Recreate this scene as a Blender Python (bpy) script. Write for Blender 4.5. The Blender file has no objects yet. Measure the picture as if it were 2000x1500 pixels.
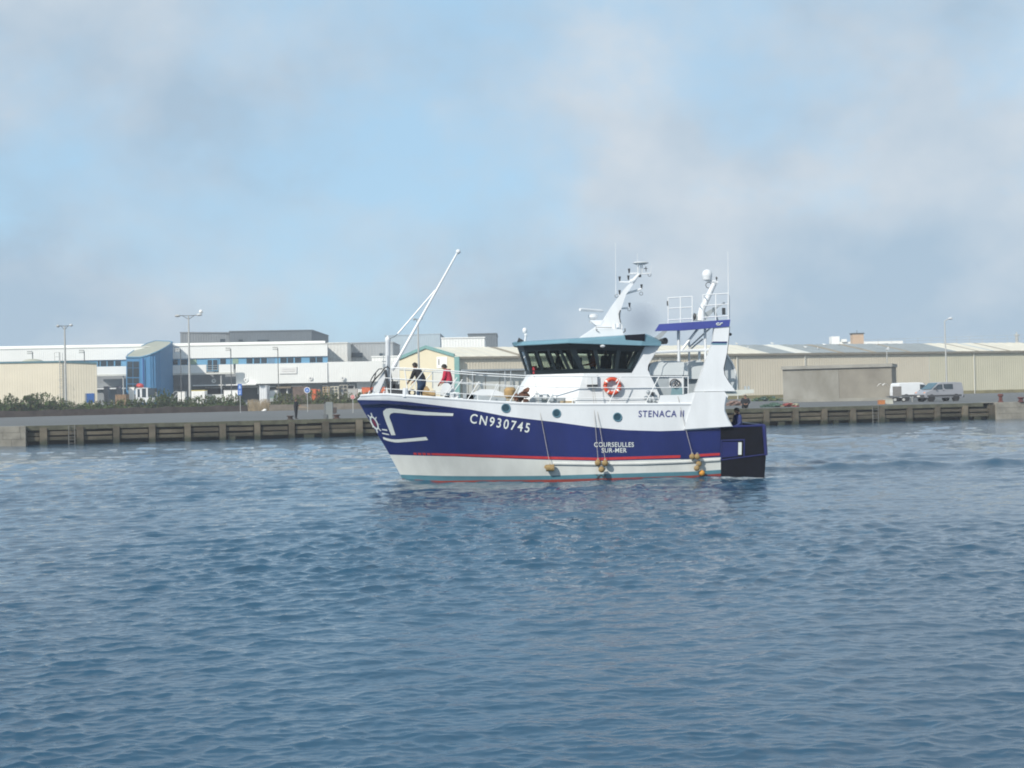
import bpy, bmesh, math, random
import numpy as np
from mathutils import Vector, Matrix
random.seed(7)
R = math.radians
SC = bpy.context.scene
COL = SC.collection

# ------------------------------------------------------------------ camera
FPX, CAMH, ROLL, HOR = 2778.0, 3.2, 0.0215, 26.0      # focal length in photo pixels, eye height, lean, horizon offset
PITCH = math.atan(HOR / FPX)
FW = Vector((0, math.cos(PITCH), math.sin(PITCH)))
UP0 = Vector((0, -math.sin(PITCH), math.cos(PITCH)))
RT0 = Vector((1, 0, 0))
cr, sr = math.cos(ROLL), math.sin(ROLL)
RT = RT0 * cr - UP0 * sr
UP = UP0 * cr + RT0 * sr
CP = Vector((0, 0, CAMH))
cam_d = bpy.data.cameras.new('camera')
cam = bpy.data.objects.new('camera', cam_d)
COL.objects.link(cam)
cam_d.sensor_width = 36.0
cam_d.lens = FPX / 2000 * 36.0
cam_d.clip_start, cam_d.clip_end = 0.3, 6000
m = Matrix((RT, UP, -FW)).transposed().to_4x4()
m.translation = CP
cam.matrix_world = m
SC.camera = cam

# ------------------------------------------------------------------ sky, sun, exposure
SKYSEED = 5.2
SUN_EL, SUN_X, SUN_Y = R(33), -0.62, -0.785             # towards the sun: left and behind the camera
world = bpy.data.worlds.new('World')
SC.world = world
world.use_nodes = True
nt = world.node_tree
nt.nodes.clear()
N = nt.nodes.new
L = nt.links.new
sky = N('ShaderNodeTexSky'); sky.sky_type = 'NISHITA'; sky.sun_disc = False
sky.sun_elevation = SUN_EL
sky.sun_rotation = math.atan2(SUN_X, SUN_Y)
sky.air_density = 1.0; sky.dust_density = 0.6; sky.ozone_density = 1.6
tc = N('ShaderNodeTexCoord')
sep = N('ShaderNodeSeparateXYZ'); L(tc.outputs['Generated'], sep.inputs[0])
mx = N('ShaderNodeMath'); mx.operation = 'MAXIMUM'; mx.inputs[1].default_value = 0.0; L(sep.outputs['Z'], mx.inputs[0])
ad = N('ShaderNodeMath'); ad.operation = 'ADD'; ad.inputs[1].default_value = 0.75; L(mx.outputs[0], ad.inputs[0])
dvx = N('ShaderNodeMath'); dvx.operation = 'DIVIDE'; L(sep.outputs['X'], dvx.inputs[0]); L(ad.outputs[0], dvx.inputs[1])
dvy = N('ShaderNodeMath'); dvy.operation = 'DIVIDE'; L(sep.outputs['Y'], dvy.inputs[0]); L(ad.outputs[0], dvy.inputs[1])
cmb = N('ShaderNodeCombineXYZ'); L(dvx.outputs[0], cmb.inputs[0]); L(dvy.outputs[0], cmb.inputs[1])
cmb.inputs[2].default_value = SKYSEED
n1 = N('ShaderNodeTexNoise'); n1.inputs['Scale'].default_value = 4.6; n1.inputs['Detail'].default_value = 10
n1.inputs['Roughness'].default_value = 0.60; n1.inputs['Distortion'].default_value = 0.15
L(cmb.outputs[0], n1.inputs['Vector'])
# more cloud to the right, low over the roofs and at the far left
sm = n1.outputs['Fac']
for src, a0, a1, amt in ((sep.outputs['X'], -0.04, 0.24, 0.13), (sep.outputs['Z'], 0.15, 0.05, 0.13), (sep.outputs['X'], -0.17, -0.34, 0.10)):
    q = N('ShaderNodeMapRange'); q.inputs['From Min'].default_value = a0; q.inputs['From Max'].default_value = a1
    q.inputs['To Min'].default_value = 0.0; q.inputs['To Max'].default_value = amt; q.interpolation_type = 'SMOOTHSTEP'
    L(src, q.inputs['Value'])
    w_ = N('ShaderNodeMath'); w_.operation = 'ADD'; L(sm, w_.inputs[0]); L(q.outputs[0], w_.inputs[1]); sm = w_.outputs[0]
rp = N('ShaderNodeValToRGB')
rp.color_ramp.elements[0].position = 0.45; rp.color_ramp.elements[0].color = (0.05, 0.05, 0.05, 1)
rp.color_ramp.elements[1].position = 0.68; rp.color_ramp.elements[1].color = (0.92, 0.92, 0.92, 1)
L(sm, rp.inputs[0])
n2 = N('ShaderNodeTexNoise'); n2.inputs['Scale'].default_value = 7.0; n2.inputs['Detail'].default_value = 9
L(cmb.outputs[0], n2.inputs['Vector'])
cc = N('ShaderNodeMix'); cc.data_type = 'RGBA'
cc.inputs['A'].default_value = (2.6, 3.42, 4.25, 1); cc.inputs['B'].default_value = (4.3, 4.65, 5.0, 1)
rp2 = N('ShaderNodeValToRGB'); rp2.color_ramp.elements[0].position = 0.42; rp2.color_ramp.elements[1].position = 0.76
bw = N('ShaderNodeMath'); bw.operation = 'MULTIPLY_ADD'; bw.inputs[1].default_value = 0.30; L(sep.outputs['X'], bw.inputs[0]); L(n2.outputs['Fac'], bw.inputs[2])
bz_ = N('ShaderNodeMath'); bz_.operation = 'MULTIPLY_ADD'; bz_.inputs[1].default_value = 0.5; L(sep.outputs['Z'], bz_.inputs[0]); L(bw.outputs[0], bz_.inputs[2])
L(bz_.outputs[0], rp2.inputs[0]); L(rp2.outputs[0], cc.inputs['Factor'])
mixs = N('ShaderNodeMix'); mixs.data_type = 'RGBA'
# thin high veil that pales the clear sky
veil = N('ShaderNodeMix'); veil.data_type = 'RGBA'; veil.inputs['Factor'].default_value = 0.84
veil.inputs['B'].default_value = (2.6, 4.12, 5.45, 1); L(sky.outputs[0], veil.inputs['A'])
L(rp.outputs[0], mixs.inputs['Factor']); L(veil.outputs['Result'], mixs.inputs['A']); L(cc.outputs['Result'], mixs.inputs['B'])
bg = N('ShaderNodeBackground'); bg.inputs['Strength'].default_value = 0.15
L(mixs.outputs['Result'], bg.inputs['Color'])
wo = N('ShaderNodeOutputWorld'); L(bg.outputs[0], wo.inputs[0])

sun_d = bpy.data.lights.new('sun', 'SUN')
sun_d.energy = 4.4; sun_d.angle = R(0.6); sun_d.color = (1.0, 0.94, 0.84)
sun = bpy.data.objects.new('sun', sun_d); COL.objects.link(sun)
sd = Vector((SUN_X * math.cos(SUN_EL), SUN_Y * math.cos(SUN_EL), math.sin(SUN_EL)))
sun.rotation_euler = sd.to_track_quat('Z', 'Y').to_euler()
SC.view_settings.view_transform = 'Standard'
SC.view_settings.look = 'None'
SC.view_settings.exposure = 0.06
SC.view_settings.gamma = 1.0
SC.render.film_transparent = False
SC.cycles.max_bounces = 6
SC.cycles.use_denoising = True
SC.cycles.caustics_reflective = False; SC.cycles.caustics_refractive = False
SC.cycles.sample_clamp_indirect = 1.5
SC.render.filter_size = 1.9
SC.cycles.filter_width = 1.9

# ------------------------------------------------------------------ surveying helpers
def ray(px, py):
    return FW * FPX + RT * (px - 1000) - UP * (py - 750)
def P(px, py, Y):                                       # the point of the sight line at distance Y
    r = ray(px, py)
    return CP + r * (Y / r.y)
def G(px, py, z):                                       # the point of the sight line at height z
    r = ray(px, py)
    return CP + r * ((z - CAMH) / r.z)
class VPlane:                                           # a vertical facade through two ground points
    def __init__(s, a, b):
        s.a = Vector((a[0], a[1], 0)); d = Vector((b[0] - a[0], b[1] - a[1], 0)); s.d = d.normalized()
        s.n = Vector((s.d.y, -s.d.x, 0))
        if s.n.y > 0: s.n = -s.n
    def on(s, px, py, off=0.0):
        r = ray(px, py)
        t = ((s.a + s.n * off) - CP).dot(s.n) / r.dot(s.n)
        return CP + r * t
    def x2(s, px, off=0.0):
        p = s.on(px, 760, off); return p

# ------------------------------------------------------------------ materials
MATS = {}
def mat(name, col, rough=0.6, var=0.12, scale=3.0, metal=0.0, bump=0.0, spec=0.5, col2=None, stretch=None, detail=5):
    if name in MATS: return MATS[name]
    ma = bpy.data.materials.new(name); ma.use_nodes = True
    t = ma.node_tree; b = t.nodes['Principled BSDF']
    b.inputs['Roughness'].default_value = rough; b.inputs['Metallic'].default_value = metal
    b.inputs['Specular IOR Level'].default_value = spec
    tcn = t.nodes.new('ShaderNodeTexCoord'); mp = t.nodes.new('ShaderNodeMapping')
    if stretch: mp.inputs['Scale'].default_value = stretch
    t.links.new(tcn.outputs['Object'], mp.inputs[0])
    nz = t.nodes.new('ShaderNodeTexNoise'); nz.inputs['Scale'].default_value = scale; nz.inputs['Detail'].default_value = detail
    nz.inputs['Roughness'].default_value = 0.6
    t.links.new(mp.outputs[0], nz.inputs['Vector'])
    cr_ = t.nodes.new('ShaderNodeValToRGB')
    a = [max(0, c * (1 - var)) for c in col]; c2 = col2 or [min(1, c * (1 + var)) for c in col]
    cr_.color_ramp.elements[0].position = 0.32; cr_.color_ramp.elements[1].position = 0.68
    cr_.color_ramp.elements[0].color = (*a, 1); cr_.color_ramp.elements[1].color = (*c2, 1)
    t.links.new(nz.outputs['Fac'], cr_.inputs[0]); t.links.new(cr_.outputs[0], b.inputs['Base Color'])
    if bump:
        bp = t.nodes.new('ShaderNodeBump'); bp.inputs['Strength'].default_value = bump; bp.inputs['Distance'].default_value = 0.05
        t.links.new(nz.outputs['Fac'], bp.inputs['Height']); t.links.new(bp.outputs[0], b.inputs['Normal'])
    MATS[name] = ma
    return ma
WHITE = mat('boat_white', (0.65, 0.675, 0.70), 0.38, 0.07, 1.2, stretch=(1, 1, 0.3), bump=0.04)
RAILW = mat('rail_white', (0.70, 0.72, 0.73), 0.4, 0.04)
NAVY = mat('hull_navy', (0.011, 0.019, 0.108), 0.32, 0.18, 1.0, stretch=(1, 1, 0.35), bump=0.05)
BLUE2 = mat('frame_blue', (0.014, 0.019, 0.11), 0.4, 0.1, 2)
RED = mat('stripe_red', (0.42, 0.03, 0.035), 0.4, 0.1, 3)
CREAMW = mat('hull_offwhite', (0.56, 0.58, 0.56), 0.4, 0.10, 1.1, stretch=(1, 1, 0.3))
TEAL = mat('boot_teal', (0.075, 0.19, 0.24), 0.4, 0.1, 2)
ANTI = mat('antifouling_red', (0.24, 0.035, 0.025), 0.6, 0.15, 2)
BLACK = mat('rubber_black', (0.004, 0.005, 0.011), 0.8, 0.3, 4, spec=0.2)
VISOR = mat('visor_blue', (0.125, 0.245, 0.31), 0.4, 0.06, 1.5)
DARKF = mat('window_frame_dark', (0.006, 0.012, 0.016), 0.35, 0.2)
GREYB = mat('deck_grey', (0.33, 0.37, 0.40), 0.6, 0.12, 2)
DECKT = mat('deck_paint', (0.20, 0.26, 0.27), 0.7, 0.2, 2)
DARKM = mat('dark_metal', (0.03, 0.034, 0.04), 0.5, 0.2)
TAN = mat('tan_card', (0.36, 0.24, 0.11), 0.8, 0.2, 6)
FEND = mat('fender_tan', (0.27, 0.185, 0.075), 0.7, 0.3, 9, bump=0.3)
FENDO = mat('fender_orange', (0.55, 0.25, 0.03), 0.6, 0.2, 9)
ROPE = mat('rope_pale', (0.38, 0.36, 0.33), 0.9, 0.2, 20)
ORANGE = mat('buoy_orange', (0.55, 0.06, 0.02), 0.5, 0.12, 6)
SKIN = mat('skin', (0.32, 0.17, 0.11), 0.6, 0.1, 8)
HAIR = mat('hair_dark', (0.012, 0.009, 0.008), 0.7, 0.3, 12)
C_BLACK = mat('cloth_black', (0.014, 0.015, 0.02), 0.9, 0.3, 8)
C_RED = mat('cloth_red', (0.42, 0.02, 0.055), 0.85, 0.15, 8)
C_JEAN = mat('cloth_jeans', (0.025, 0.05, 0.10), 0.9, 0.25, 8)
C_BLUE = mat('cloth_blue', (0.022, 0.035, 0.13), 0.9, 0.25, 8)
C_GREY = mat('cloth_grey', (0.30, 0.32, 0.34), 0.9, 0.2, 8)
C_ORG = mat('cloth_orange', (0.42, 0.075, 0.015), 0.9, 0.2, 8)
SHOE = mat('shoe', (0.05, 0.045, 0.04), 0.7, 0.2, 8)
QUAYC = mat('quay_concrete', (0.110, 0.094, 0.068), 0.9, 0.30, 0.8, bump=0.4, stretch=(1, 1, 1.6), detail=9)
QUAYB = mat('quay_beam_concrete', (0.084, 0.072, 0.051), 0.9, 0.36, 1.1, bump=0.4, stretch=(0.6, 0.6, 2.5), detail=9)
QUAYT = mat('coping_mossy', (0.085, 0.085, 0.058), 0.95, 0.35, 1.3, bump=0.3, detail=9)
def tide(ma):
    """wet weed on the lowest half metre, and a tone of its own for every piece"""
    t = ma.node_tree; b = t.nodes['Principled BSDF']; src = b.inputs['Base Color'].links[0].from_socket
    tcn = t.nodes.new('ShaderNodeTexCoord'); sp = t.nodes.new('ShaderNodeSeparateXYZ'); t.links.new(tcn.outputs['Object'], sp.inputs[0])
    nz = t.nodes.new('ShaderNodeTexNoise'); nz.inputs['Scale'].default_value = 1.6; nz.inputs['Detail'].default_value = 6; t.links.new(tcn.outputs['Object'], nz.inputs['Vector'])
    ad_ = t.nodes.new('ShaderNodeMath'); ad_.operation = 'MULTIPLY_ADD'; ad_.inputs[1].default_value = 0.7; t.links.new(nz.outputs['Fac'], ad_.inputs[0]); t.links.new(sp.outputs['Z'], ad_.inputs[2])
    r_ = t.nodes.new('ShaderNodeValToRGB'); r_.color_ramp.elements[0].position = 0.55; r_.color_ramp.elements[1].position = 0.95
    t.links.new(ad_.outputs[0], r_.inputs[0])
    mx_ = t.nodes.new('ShaderNodeMix'); mx_.data_type = 'RGBA'; mx_.inputs['A'].default_value = (0.030, 0.036, 0.022, 1)
    t.links.new(r_.outputs[0], mx_.inputs['Factor']); t.links.new(src, mx_.inputs['B'])
    oi = t.nodes.new('ShaderNodeObjectInfo'); hs = t.nodes.new('ShaderNodeHueSaturation')
    mr = t.nodes.new('ShaderNodeMapRange'); mr.inputs['To Min'].default_value = 0.68; mr.inputs['To Max'].default_value = 1.3
    t.links.new(oi.outputs['Random'], mr.inputs['Value']); t.links.new(mr.outputs[0], hs.inputs['Value']); t.links.new(mx_.outputs['Result'], hs.inputs['Color'])
    t.links.new(hs.outputs[0], b.inputs['Base Color'])
tide(QUAYC); tide(QUAYB)
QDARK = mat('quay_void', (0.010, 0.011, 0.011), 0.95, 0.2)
STONE = mat('pale_stone', (0.24, 0.225, 0.19), 0.9, 0.25, 1.0, bump=0.5, detail=9)
BLOCKW = mat('stained_render', (0.205, 0.195, 0.165), 0.9, 0.18, 0.28, stretch=(1, 1, 0.6), detail=7, col2=(0.29, 0.285, 0.26))
BLOCKT = mat('render_cornice', (0.27, 0.265, 0.24), 0.9, 0.18, 0.6)
BEIGE = mat('cladding_beige', (0.70, 0.64, 0.51), 0.6, 0.05, 0.3)
BEIGE2 = mat('cladding_stone', (0.54, 0.49, 0.39), 0.6, 0.06, 0.15)
BEIGE3 = mat('cladding_yellowish', (0.52, 0.495, 0.375), 0.6, 0.06, 0.15)
PLINTH = mat('plinth_ochre', (0.20, 0.175, 0.085), 0.8, 0.2, 0.5)
CREAM = mat('gable_cream', (0.66, 0.60, 0.44), 0.6, 0.04, 0.2)
GREENT = mat('trim_green', (0.16, 0.32, 0.31), 0.5, 0.08, 1)
CLADW = mat('cladding_white', (0.83, 0.84, 0.82), 0.55, 0.03, 0.2)
CLADG = mat('cladding_grey', (0.30, 0.32, 0.335), 0.6, 0.06, 0.3)
SLATE = mat('cladding_slate', (0.13, 0.155, 0.18), 0.6, 0.08, 0.3)
SLATE2 = mat('cladding_bluegrey', (0.32, 0.40, 0.46), 0.6, 0.05, 0.3)
BAND = mat('band_blue', (0.16, 0.38, 0.58), 0.5, 0.05, 0.5)
TOWER = mat('tower_blue', (0.050, 0.19, 0.37), 0.5, 0.06, 0.4)
TROOF = mat('tower_roof', (0.33, 0.34, 0.28), 0.7, 0.08, 0.4)
ROOFC = mat('roof_cream', (0.62, 0.59, 0.50), 0.7, 0.07, 0.3)
ROOFG = mat('roof_slate_sheet', (0.25, 0.28, 0.29), 0.7, 0.10, 0.4)
ROOFB = mat('roof_brown_strip', (0.26, 0.22, 0.16), 0.8, 0.15, 0.6)
ROOFL = mat('roof_pale', (0.62, 0.62, 0.57), 0.7, 0.08, 0.4)
GLASSD = mat('glass_dark', (0.030, 0.045, 0.060), 0.12, 0.3, 0.6, spec=0.6)
DOORB = mat('door_blue', (0.03, 0.12, 0.38), 0.5, 0.1)
DOORG = mat('door_pale', (0.60, 0.61, 0.57), 0.6, 0.06, 0.4)
BEAMG = mat('beam_grey', (0.28, 0.32, 0.35), 0.6, 0.08)
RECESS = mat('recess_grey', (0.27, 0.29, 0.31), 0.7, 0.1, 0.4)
GALV = mat('galvanised', (0.40, 0.41, 0.40), 0.5, 0.1, 2)
POSTD = mat('post_dark', (0.10, 0.11, 0.12), 0.6, 0.15, 2)
ASPH = mat('asphalt', (0.105, 0.110, 0.112), 0.92, 0.13, 0.12, bump=0.15, stretch=(1, 2.5, 1), detail=10)
EARTH = mat('bank_earth', (0.075, 0.056, 0.048), 0.95, 0.35, 0.7, bump=0.4)
WALLT = mat('low_wall', (0.16, 0.14, 0.115), 0.9, 0.2, 0.8)
REED = mat('dry_reed', (0.25, 0.20, 0.13), 0.95, 0.35, 3)
LEAF = mat('leaf_green', (0.070, 0.112, 0.040), 0.95, 0.35, 0.5, spec=0.05)
LEAF2 = mat('leaf_olive', (0.115, 0.128, 0.06), 0.95, 0.35, 0.5, spec=0.05)
LEAF3 = mat('leaf_rust', (0.085, 0.066, 0.042), 0.95, 0.35, 0.5, spec=0.05)
BARK = mat('bark', (0.06, 0.048, 0.035), 0.95, 0.3, 4)
RUST = mat('rusty_iron', (0.11, 0.035, 0.028), 0.9, 0.3, 5)
SILVER = mat('van_silver', (0.34, 0.345, 0.37), 0.3, 0.05, 1.0, metal=0.25)
VANW = mat('van_white', (0.70, 0.72, 0.74), 0.35, 0.04, 1.0)
TYRE = mat('tyre', (0.02, 0.02, 0.022), 0.85, 0.2)
BUMP = mat('bumper_grey', (0.06, 0.062, 0.068), 0.7, 0.15)
PLAINW = mat('plain_white', (0.80, 0.80, 0.78), 0.5, 0.04, 1)
SIGNB = mat('sign_blue', (0.035, 0.13, 0.46), 0.5, 0.06)
SIGNR = mat('sign_red', (0.50, 0.05, 0.05), 0.5, 0.06)
YELLOW = mat('yellow_plastic', (0.62, 0.50, 0.06), 0.6, 0.12)
ORCR = mat('crate_orange', (0.60, 0.13, 0.045), 0.6, 0.12)
WOOD = mat('pallet_wood', (0.46, 0.36, 0.23), 0.85, 0.25, 3)
GREENP = mat('bin_green', (0.03, 0.19, 0.12), 0.6, 0.12)
NETG = mat('net_green', (0.05, 0.095, 0.075), 0.95, 0.4, 3)
NETR = mat('net_red', (0.22, 0.05, 0.045), 0.95, 0.4, 3)
NETB = mat('net_brown', (0.15, 0.07, 0.045), 0.95, 0.5, 8)
CABG = mat('cabinet_grey', (0.20, 0.22, 0.22), 0.7, 0.12, 1)
LENSG = mat('lamp_glass', (0.55, 0.57, 0.58), 0.3, 0.1)
LAMPR = mat('headlamp', (0.70, 0.33, 0.22), 0.25, 0.1)
INK = mat('lettering_navy', (0.045, 0.055, 0.21), 0.5, 0.05)
DECW = mat('decal_white', (0.62, 0.66, 0.64), 0.45, 0.05)
BRICKP = mat('peach_render', (0.52, 0.38, 0.27), 0.8, 0.08, 0.6)
GULL = mat('gull_white', (0.78, 0.78, 0.76), 0.8, 0.05)
PURP = mat('column_grey', (0.24, 0.235, 0.25), 0.7, 0.15)

def glass_tint():
    ma = bpy.data.materials.new('wheelhouse_glass'); ma.use_nodes = True
    t = ma.node_tree; t.nodes.clear()
    o = t.nodes.new('ShaderNodeOutputMaterial'); mxx = t.nodes.new('ShaderNodeMixShader')
    tr = t.nodes.new('ShaderNodeBsdfTransparent'); tr.inputs[0].default_value = (0.66, 0.74, 0.69, 1)
    gl = t.nodes.new('ShaderNodeBsdfGlossy'); gl.inputs['Roughness'].default_value = 0.03
    fr = t.nodes.new('ShaderNodeFresnel'); fr.inputs[0].default_value = 1.45
    ml = t.nodes.new('ShaderNodeMath'); ml.operation = 'MULTIPLY'; ml.inputs[1].default_value = 0.8
    t.links.new(fr.outputs[0], ml.inputs[0])
    t.links.new(ml.outputs[0], mxx.inputs[0]); t.links.new(tr.outputs[0], mxx.inputs[1]); t.links.new(gl.outputs[0], mxx.inputs[2])
    t.links.new(mxx.outputs[0], o.inputs[0])
    return ma
GLASST = glass_tint()

# ------------------------------------------------------------------ mesh builder
class MB:
    def __init__(s): s.v = []; s.f = []; s.m = []
    def add(s, vs, fs, mi=0):
        o = len(s.v); s.v += [Vector(v) for v in vs]
        for f in fs: s.f.append([i + o for i in f]); s.m.append(mi)
        return s
    def box(s, c, d, rz=0.0, mi=0, tilt=None):
        x, y, z = d[0] / 2, d[1] / 2, d[2] / 2
        vs = [Vector((a, b, e)) for e in (-z, z) for a, b in ((-x, -y), (x, -y), (x, y), (-x, y))]
        M = Matrix.Rotation(rz, 3, 'Z')
        if tilt is not None: M = M @ Matrix.Rotation(tilt, 3, 'Y')
        return s.add([M @ v + Vector(c) for v in vs], [(3, 2, 1, 0), (4, 5, 6, 7), (0, 1, 5, 4), (1, 2, 6, 5), (2, 3, 7, 6), (3, 0, 4, 7)], mi)
    def prism(s, poly, off, mi=0):
        n = len(poly); off = Vector(off)
        vs = [Vector(p) for p in poly] + [Vector(p) + off for p in poly]
        fs = [list(range(n))[::-1], list(range(n, 2 * n))] + [[i, (i + 1) % n, n + (i + 1) % n, n + i] for i in range(n)]
        return s.add(vs, fs, mi)
    def tube(s, pts, r, n=6, mi=0):
        pts = [Vector(p) for p in pts]; k = len(pts)
        rs = r if isinstance(r, (list, tuple)) else [r] * k
        vs = []; prev = None
        for i, p in enumerate(pts):
            d = (pts[min(i + 1, k - 1)] - pts[max(i - 1, 0)])
            d = d.normalized() if d.length > 1e-9 else Vector((0, 0, 1))
            if prev is None:
                a = d.orthogonal().normalized()
            else:
                a = (prev - d * prev.dot(d)); a = a.normalized() if a.length > 1e-6 else d.orthogonal().normalized()
            prev = a; b = d.cross(a)
            for j in range(n):
                t = 2 * math.pi * j / n
                vs.append(p + (a * math.cos(t) + b * math.sin(t)) * rs[i])
        fs = [[i * n + j, i * n + (j + 1) % n, (i + 1) * n + (j + 1) % n, (i + 1) * n + j] for i in range(k - 1) for j in range(n)]
        fs += [list(range(n))[::-1], [(k - 1) * n + j for j in range(n)]]
        return s.add(vs, fs, mi)
    def ball(s, c, r, n=10, mi=0, squash=None, jit=0.0):
        rx, ry, rz = r if isinstance(r, (tuple, list)) else (r, r, r)
        vs = [Vector(c) + Vector((0, 0, -rz))]; h = n // 2
        for i in range(1, h):
            t = -math.pi / 2 + math.pi * i / h
            for j in range(n):
                a = 2 * math.pi * j / n; q = 1 + random.uniform(-jit, jit)
                vs.append(Vector(c) + Vector((rx * math.cos(t) * math.cos(a) * q, ry * math.cos(t) * math.sin(a) * q, rz * math.sin(t) * q)))
        vs.append(Vector(c) + Vector((0, 0, rz))); top = len(vs) - 1
        fs = [[0, 1 + (j + 1) % n, 1 + j] for j in range(n)]
        for i in range(h - 2):
            for j in range(n):
                fs.append([1 + i * n + j, 1 + i * n + (j + 1) % n, 1 + (i + 1) * n + (j + 1) % n, 1 + (i + 1) * n + j])
        o = 1 + (h - 2) * n
        fs += [[o + j, o + (j + 1) % n, top] for j in range(n)]
        return s.add(vs, fs, mi)
    def torus(s, c, ra, r, axis='Y', n=20, k=8, mi=0, mfun=None, arc=(0, 2 * math.pi)):
        vs = []; full = abs(arc[1] - arc[0] - 2 * math.pi) < 1e-6; cnt = n if full else n + 1
        for i in range(cnt):
            a = arc[0] + (arc[1] - arc[0]) * i / n
            for j in range(k):
                b = 2 * math.pi * j / k; q = ra + r * math.cos(b); h = r * math.sin(b)
                p = {'Y': (q * math.cos(a), h, q * math.sin(a)), 'Z': (q * math.cos(a), q * math.sin(a), h), 'X': (h, q * math.cos(a), q * math.sin(a))}[axis]
                vs.append(Vector(c) + Vector(p))
        o = len(s.v); s.v += vs
        for i in range(n):
            i2 = (i + 1) % cnt
            for j in range(k):
                s.f.append([o + i * k + j, o + i * k + (j + 1) % k, o + i2 * k + (j + 1) % k, o + i2 * k + j])
                s.m.append(mfun(i) if mfun else mi)
        return s
    def ribwall(s, a, b, z0, z1, pitch=0.6, depth=0.05, mi=0, z0b=None, z1b=None, nrm=None):
        a = Vector((a[0], a[1], 0)); b = Vector((b[0], b[1], 0)); d = b - a; ln = d.length; d.normalize()
        nn = Vector((d.y, -d.x, 0))
        if nrm is None:
            if nn.y > 0: nn = -nn
        elif nn.dot(Vector(nrm)) < 0: nn = -nn
        z0b = z0 if z0b is None else z0b; z1b = z1 if z1b is None else z1b
        ts = []; t = 0.0; k = max(1, round(ln / pitch)); pt = ln / k
        for i in range(k):
            for q, dd in ((0, 0), (0.42, 0), (0.54, 1), (0.88, 1)): ts.append((t + q * pt, dd * depth))
            t += pt
        ts.append((ln, 0))
        vs = []
        for (t, o) in ts:
            p = a + d * t + nn * o; u = t / ln
            vs.append((p.x, p.y, z0 + (z0b - z0) * u)); vs.append((p.x, p.y, z1 + (z1b - z1) * u))
        return s.add(vs, [[2 * i, 2 * i + 2, 2 * i + 3, 2 * i + 1] for i in range(len(ts) - 1)], mi)
    def build(s, name, mats, parent=None, smooth=False, origin=None, recalc=True, weld=False):
        me = bpy.data.meshes.new(name)
        off = Vector((0, 0, 0))
        if parent is not None:
            r = parent
            while r.parent: r = r.parent
            off = r.location.copy()
        elif origin is not None: off = Vector(origin)
        me.from_pydata([tuple(v - off) for v in s.v], [], s.f)
        if not isinstance(mats, (list, tuple)): mats = [mats]
        for q in mats: me.materials.append(q)
        me.polygons.foreach_set('material_index', s.m)
        if recalc or weld:
            bm = bmesh.new(); bm.from_mesh(me)
            if weld: bmesh.ops.remove_doubles(bm, verts=bm.verts, dist=0.0005)
            if recalc: bmesh.ops.recalc_face_normals(bm, faces=bm.faces)
            bm.to_mesh(me); bm.free()
        if smooth:
            me.polygons.foreach_set('use_smooth', [True] * len(me.polygons))
            try: me.set_sharp_from_angle(angle=R(38))
            except Exception: pass
        o = bpy.data.objects.new(name, me); COL.objects.link(o)
        if parent is not None: o.parent = parent
        elif origin is not None: o.location = origin
        return o
def build_each(mb, name, mats, parent, smooth=False):
    """one part for every separate piece collected in mb"""
    par = list(range(len(mb.v)))
    def find(i):
        while par[i] != i: par[i] = par[par[i]]; i = par[i]
        return i
    for f in mb.f:
        r0 = find(f[0])
        for i in f[1:]: par[find(i)] = r0
    groups = {}
    for f, mi in zip(mb.f, mb.m): groups.setdefault(find(f[0]), []).append((f, mi))
    for fs in groups.values():
        ids = sorted({i for f, _ in fs for i in f}); mp = {i: k for k, i in enumerate(ids)}
        q = MB(); q.v = [mb.v[i] for i in ids]; q.f = [[mp[i] for i in f] for f, _ in fs]; q.m = [mi for _, mi in fs]
        q.build(name, mats, parent, smooth)
def tag(o, label=None, cat=None, group=None, kind=None):
    if label: o['label'] = label
    if cat: o['category'] = cat
    if group: o['group'] = group
    if kind: o['kind'] = kind
    return o
def thing(name, loc, label, cat, group=None):
    o = bpy.data.objects.new(name, None); COL.objects.link(o); o.location = loc; o.empty_display_size = 0.3
    return tag(o, label, cat, group)
def copy_tree(o, parent=None):
    c = o.copy(); COL.objects.link(c)
    if parent is not None: c.parent = parent
    for ch in list(o.children): copy_tree(ch, c)
    return c
def interp(tab, x):
    return float(np.interp(x, [t[0] for t in tab], [t[1] for t in tab]))
_tmp = []
def text_mesh(txt, size=1.0, space=1.0):
    cu = bpy.data.curves.new('lettering', 'FONT'); cu.body = txt; cu.size = size; cu.space_character = space
    cu.offset = 0.012
    o = bpy.data.objects.new('lettering', cu); COL.objects.link(o)
    dg = bpy.context.evaluated_depsgraph_get(); dg.update()
    me = bpy.data.meshes.new_from_object(o.evaluated_get(dg))
    vs = [v.co.copy() for v in me.vertices]; fs = [list(p.vertices) for p in me.polygons]
    bpy.data.objects.remove(o); bpy.data.curves.remove(cu); bpy.data.meshes.remove(me)
    x0 = min(v.x for v in vs); x1 = max(v.x for v in vs); y0 = min(v.y for v in vs); y1 = max(v.y for v in vs)
    return [((v.x - x0) / (x1 - x0), (v.y - y0) / (y1 - y0)) for v in vs], fs

# ------------------------------------------------------------------ ground, quay line, water
QZ = 1.62
QA, QB = 130.3, 0.227                                   # quay face: Y = QA + QB * X
QDIR = Vector((1, QB, 0)).normalized(); QN = Vector((QDIR.y, -QDIR.x, 0))   # towards the water
def qy(X): return QA + QB * X
def gz(X, Y):
    d = Y - qy(X)
    return QZ + 0.0024 * max(0.0, min(d, 170.0))
def onground(px, Y): 
    p = P(px, 790, Y); return Vector((p.x, Y, gz(p.x, Y)))

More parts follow.
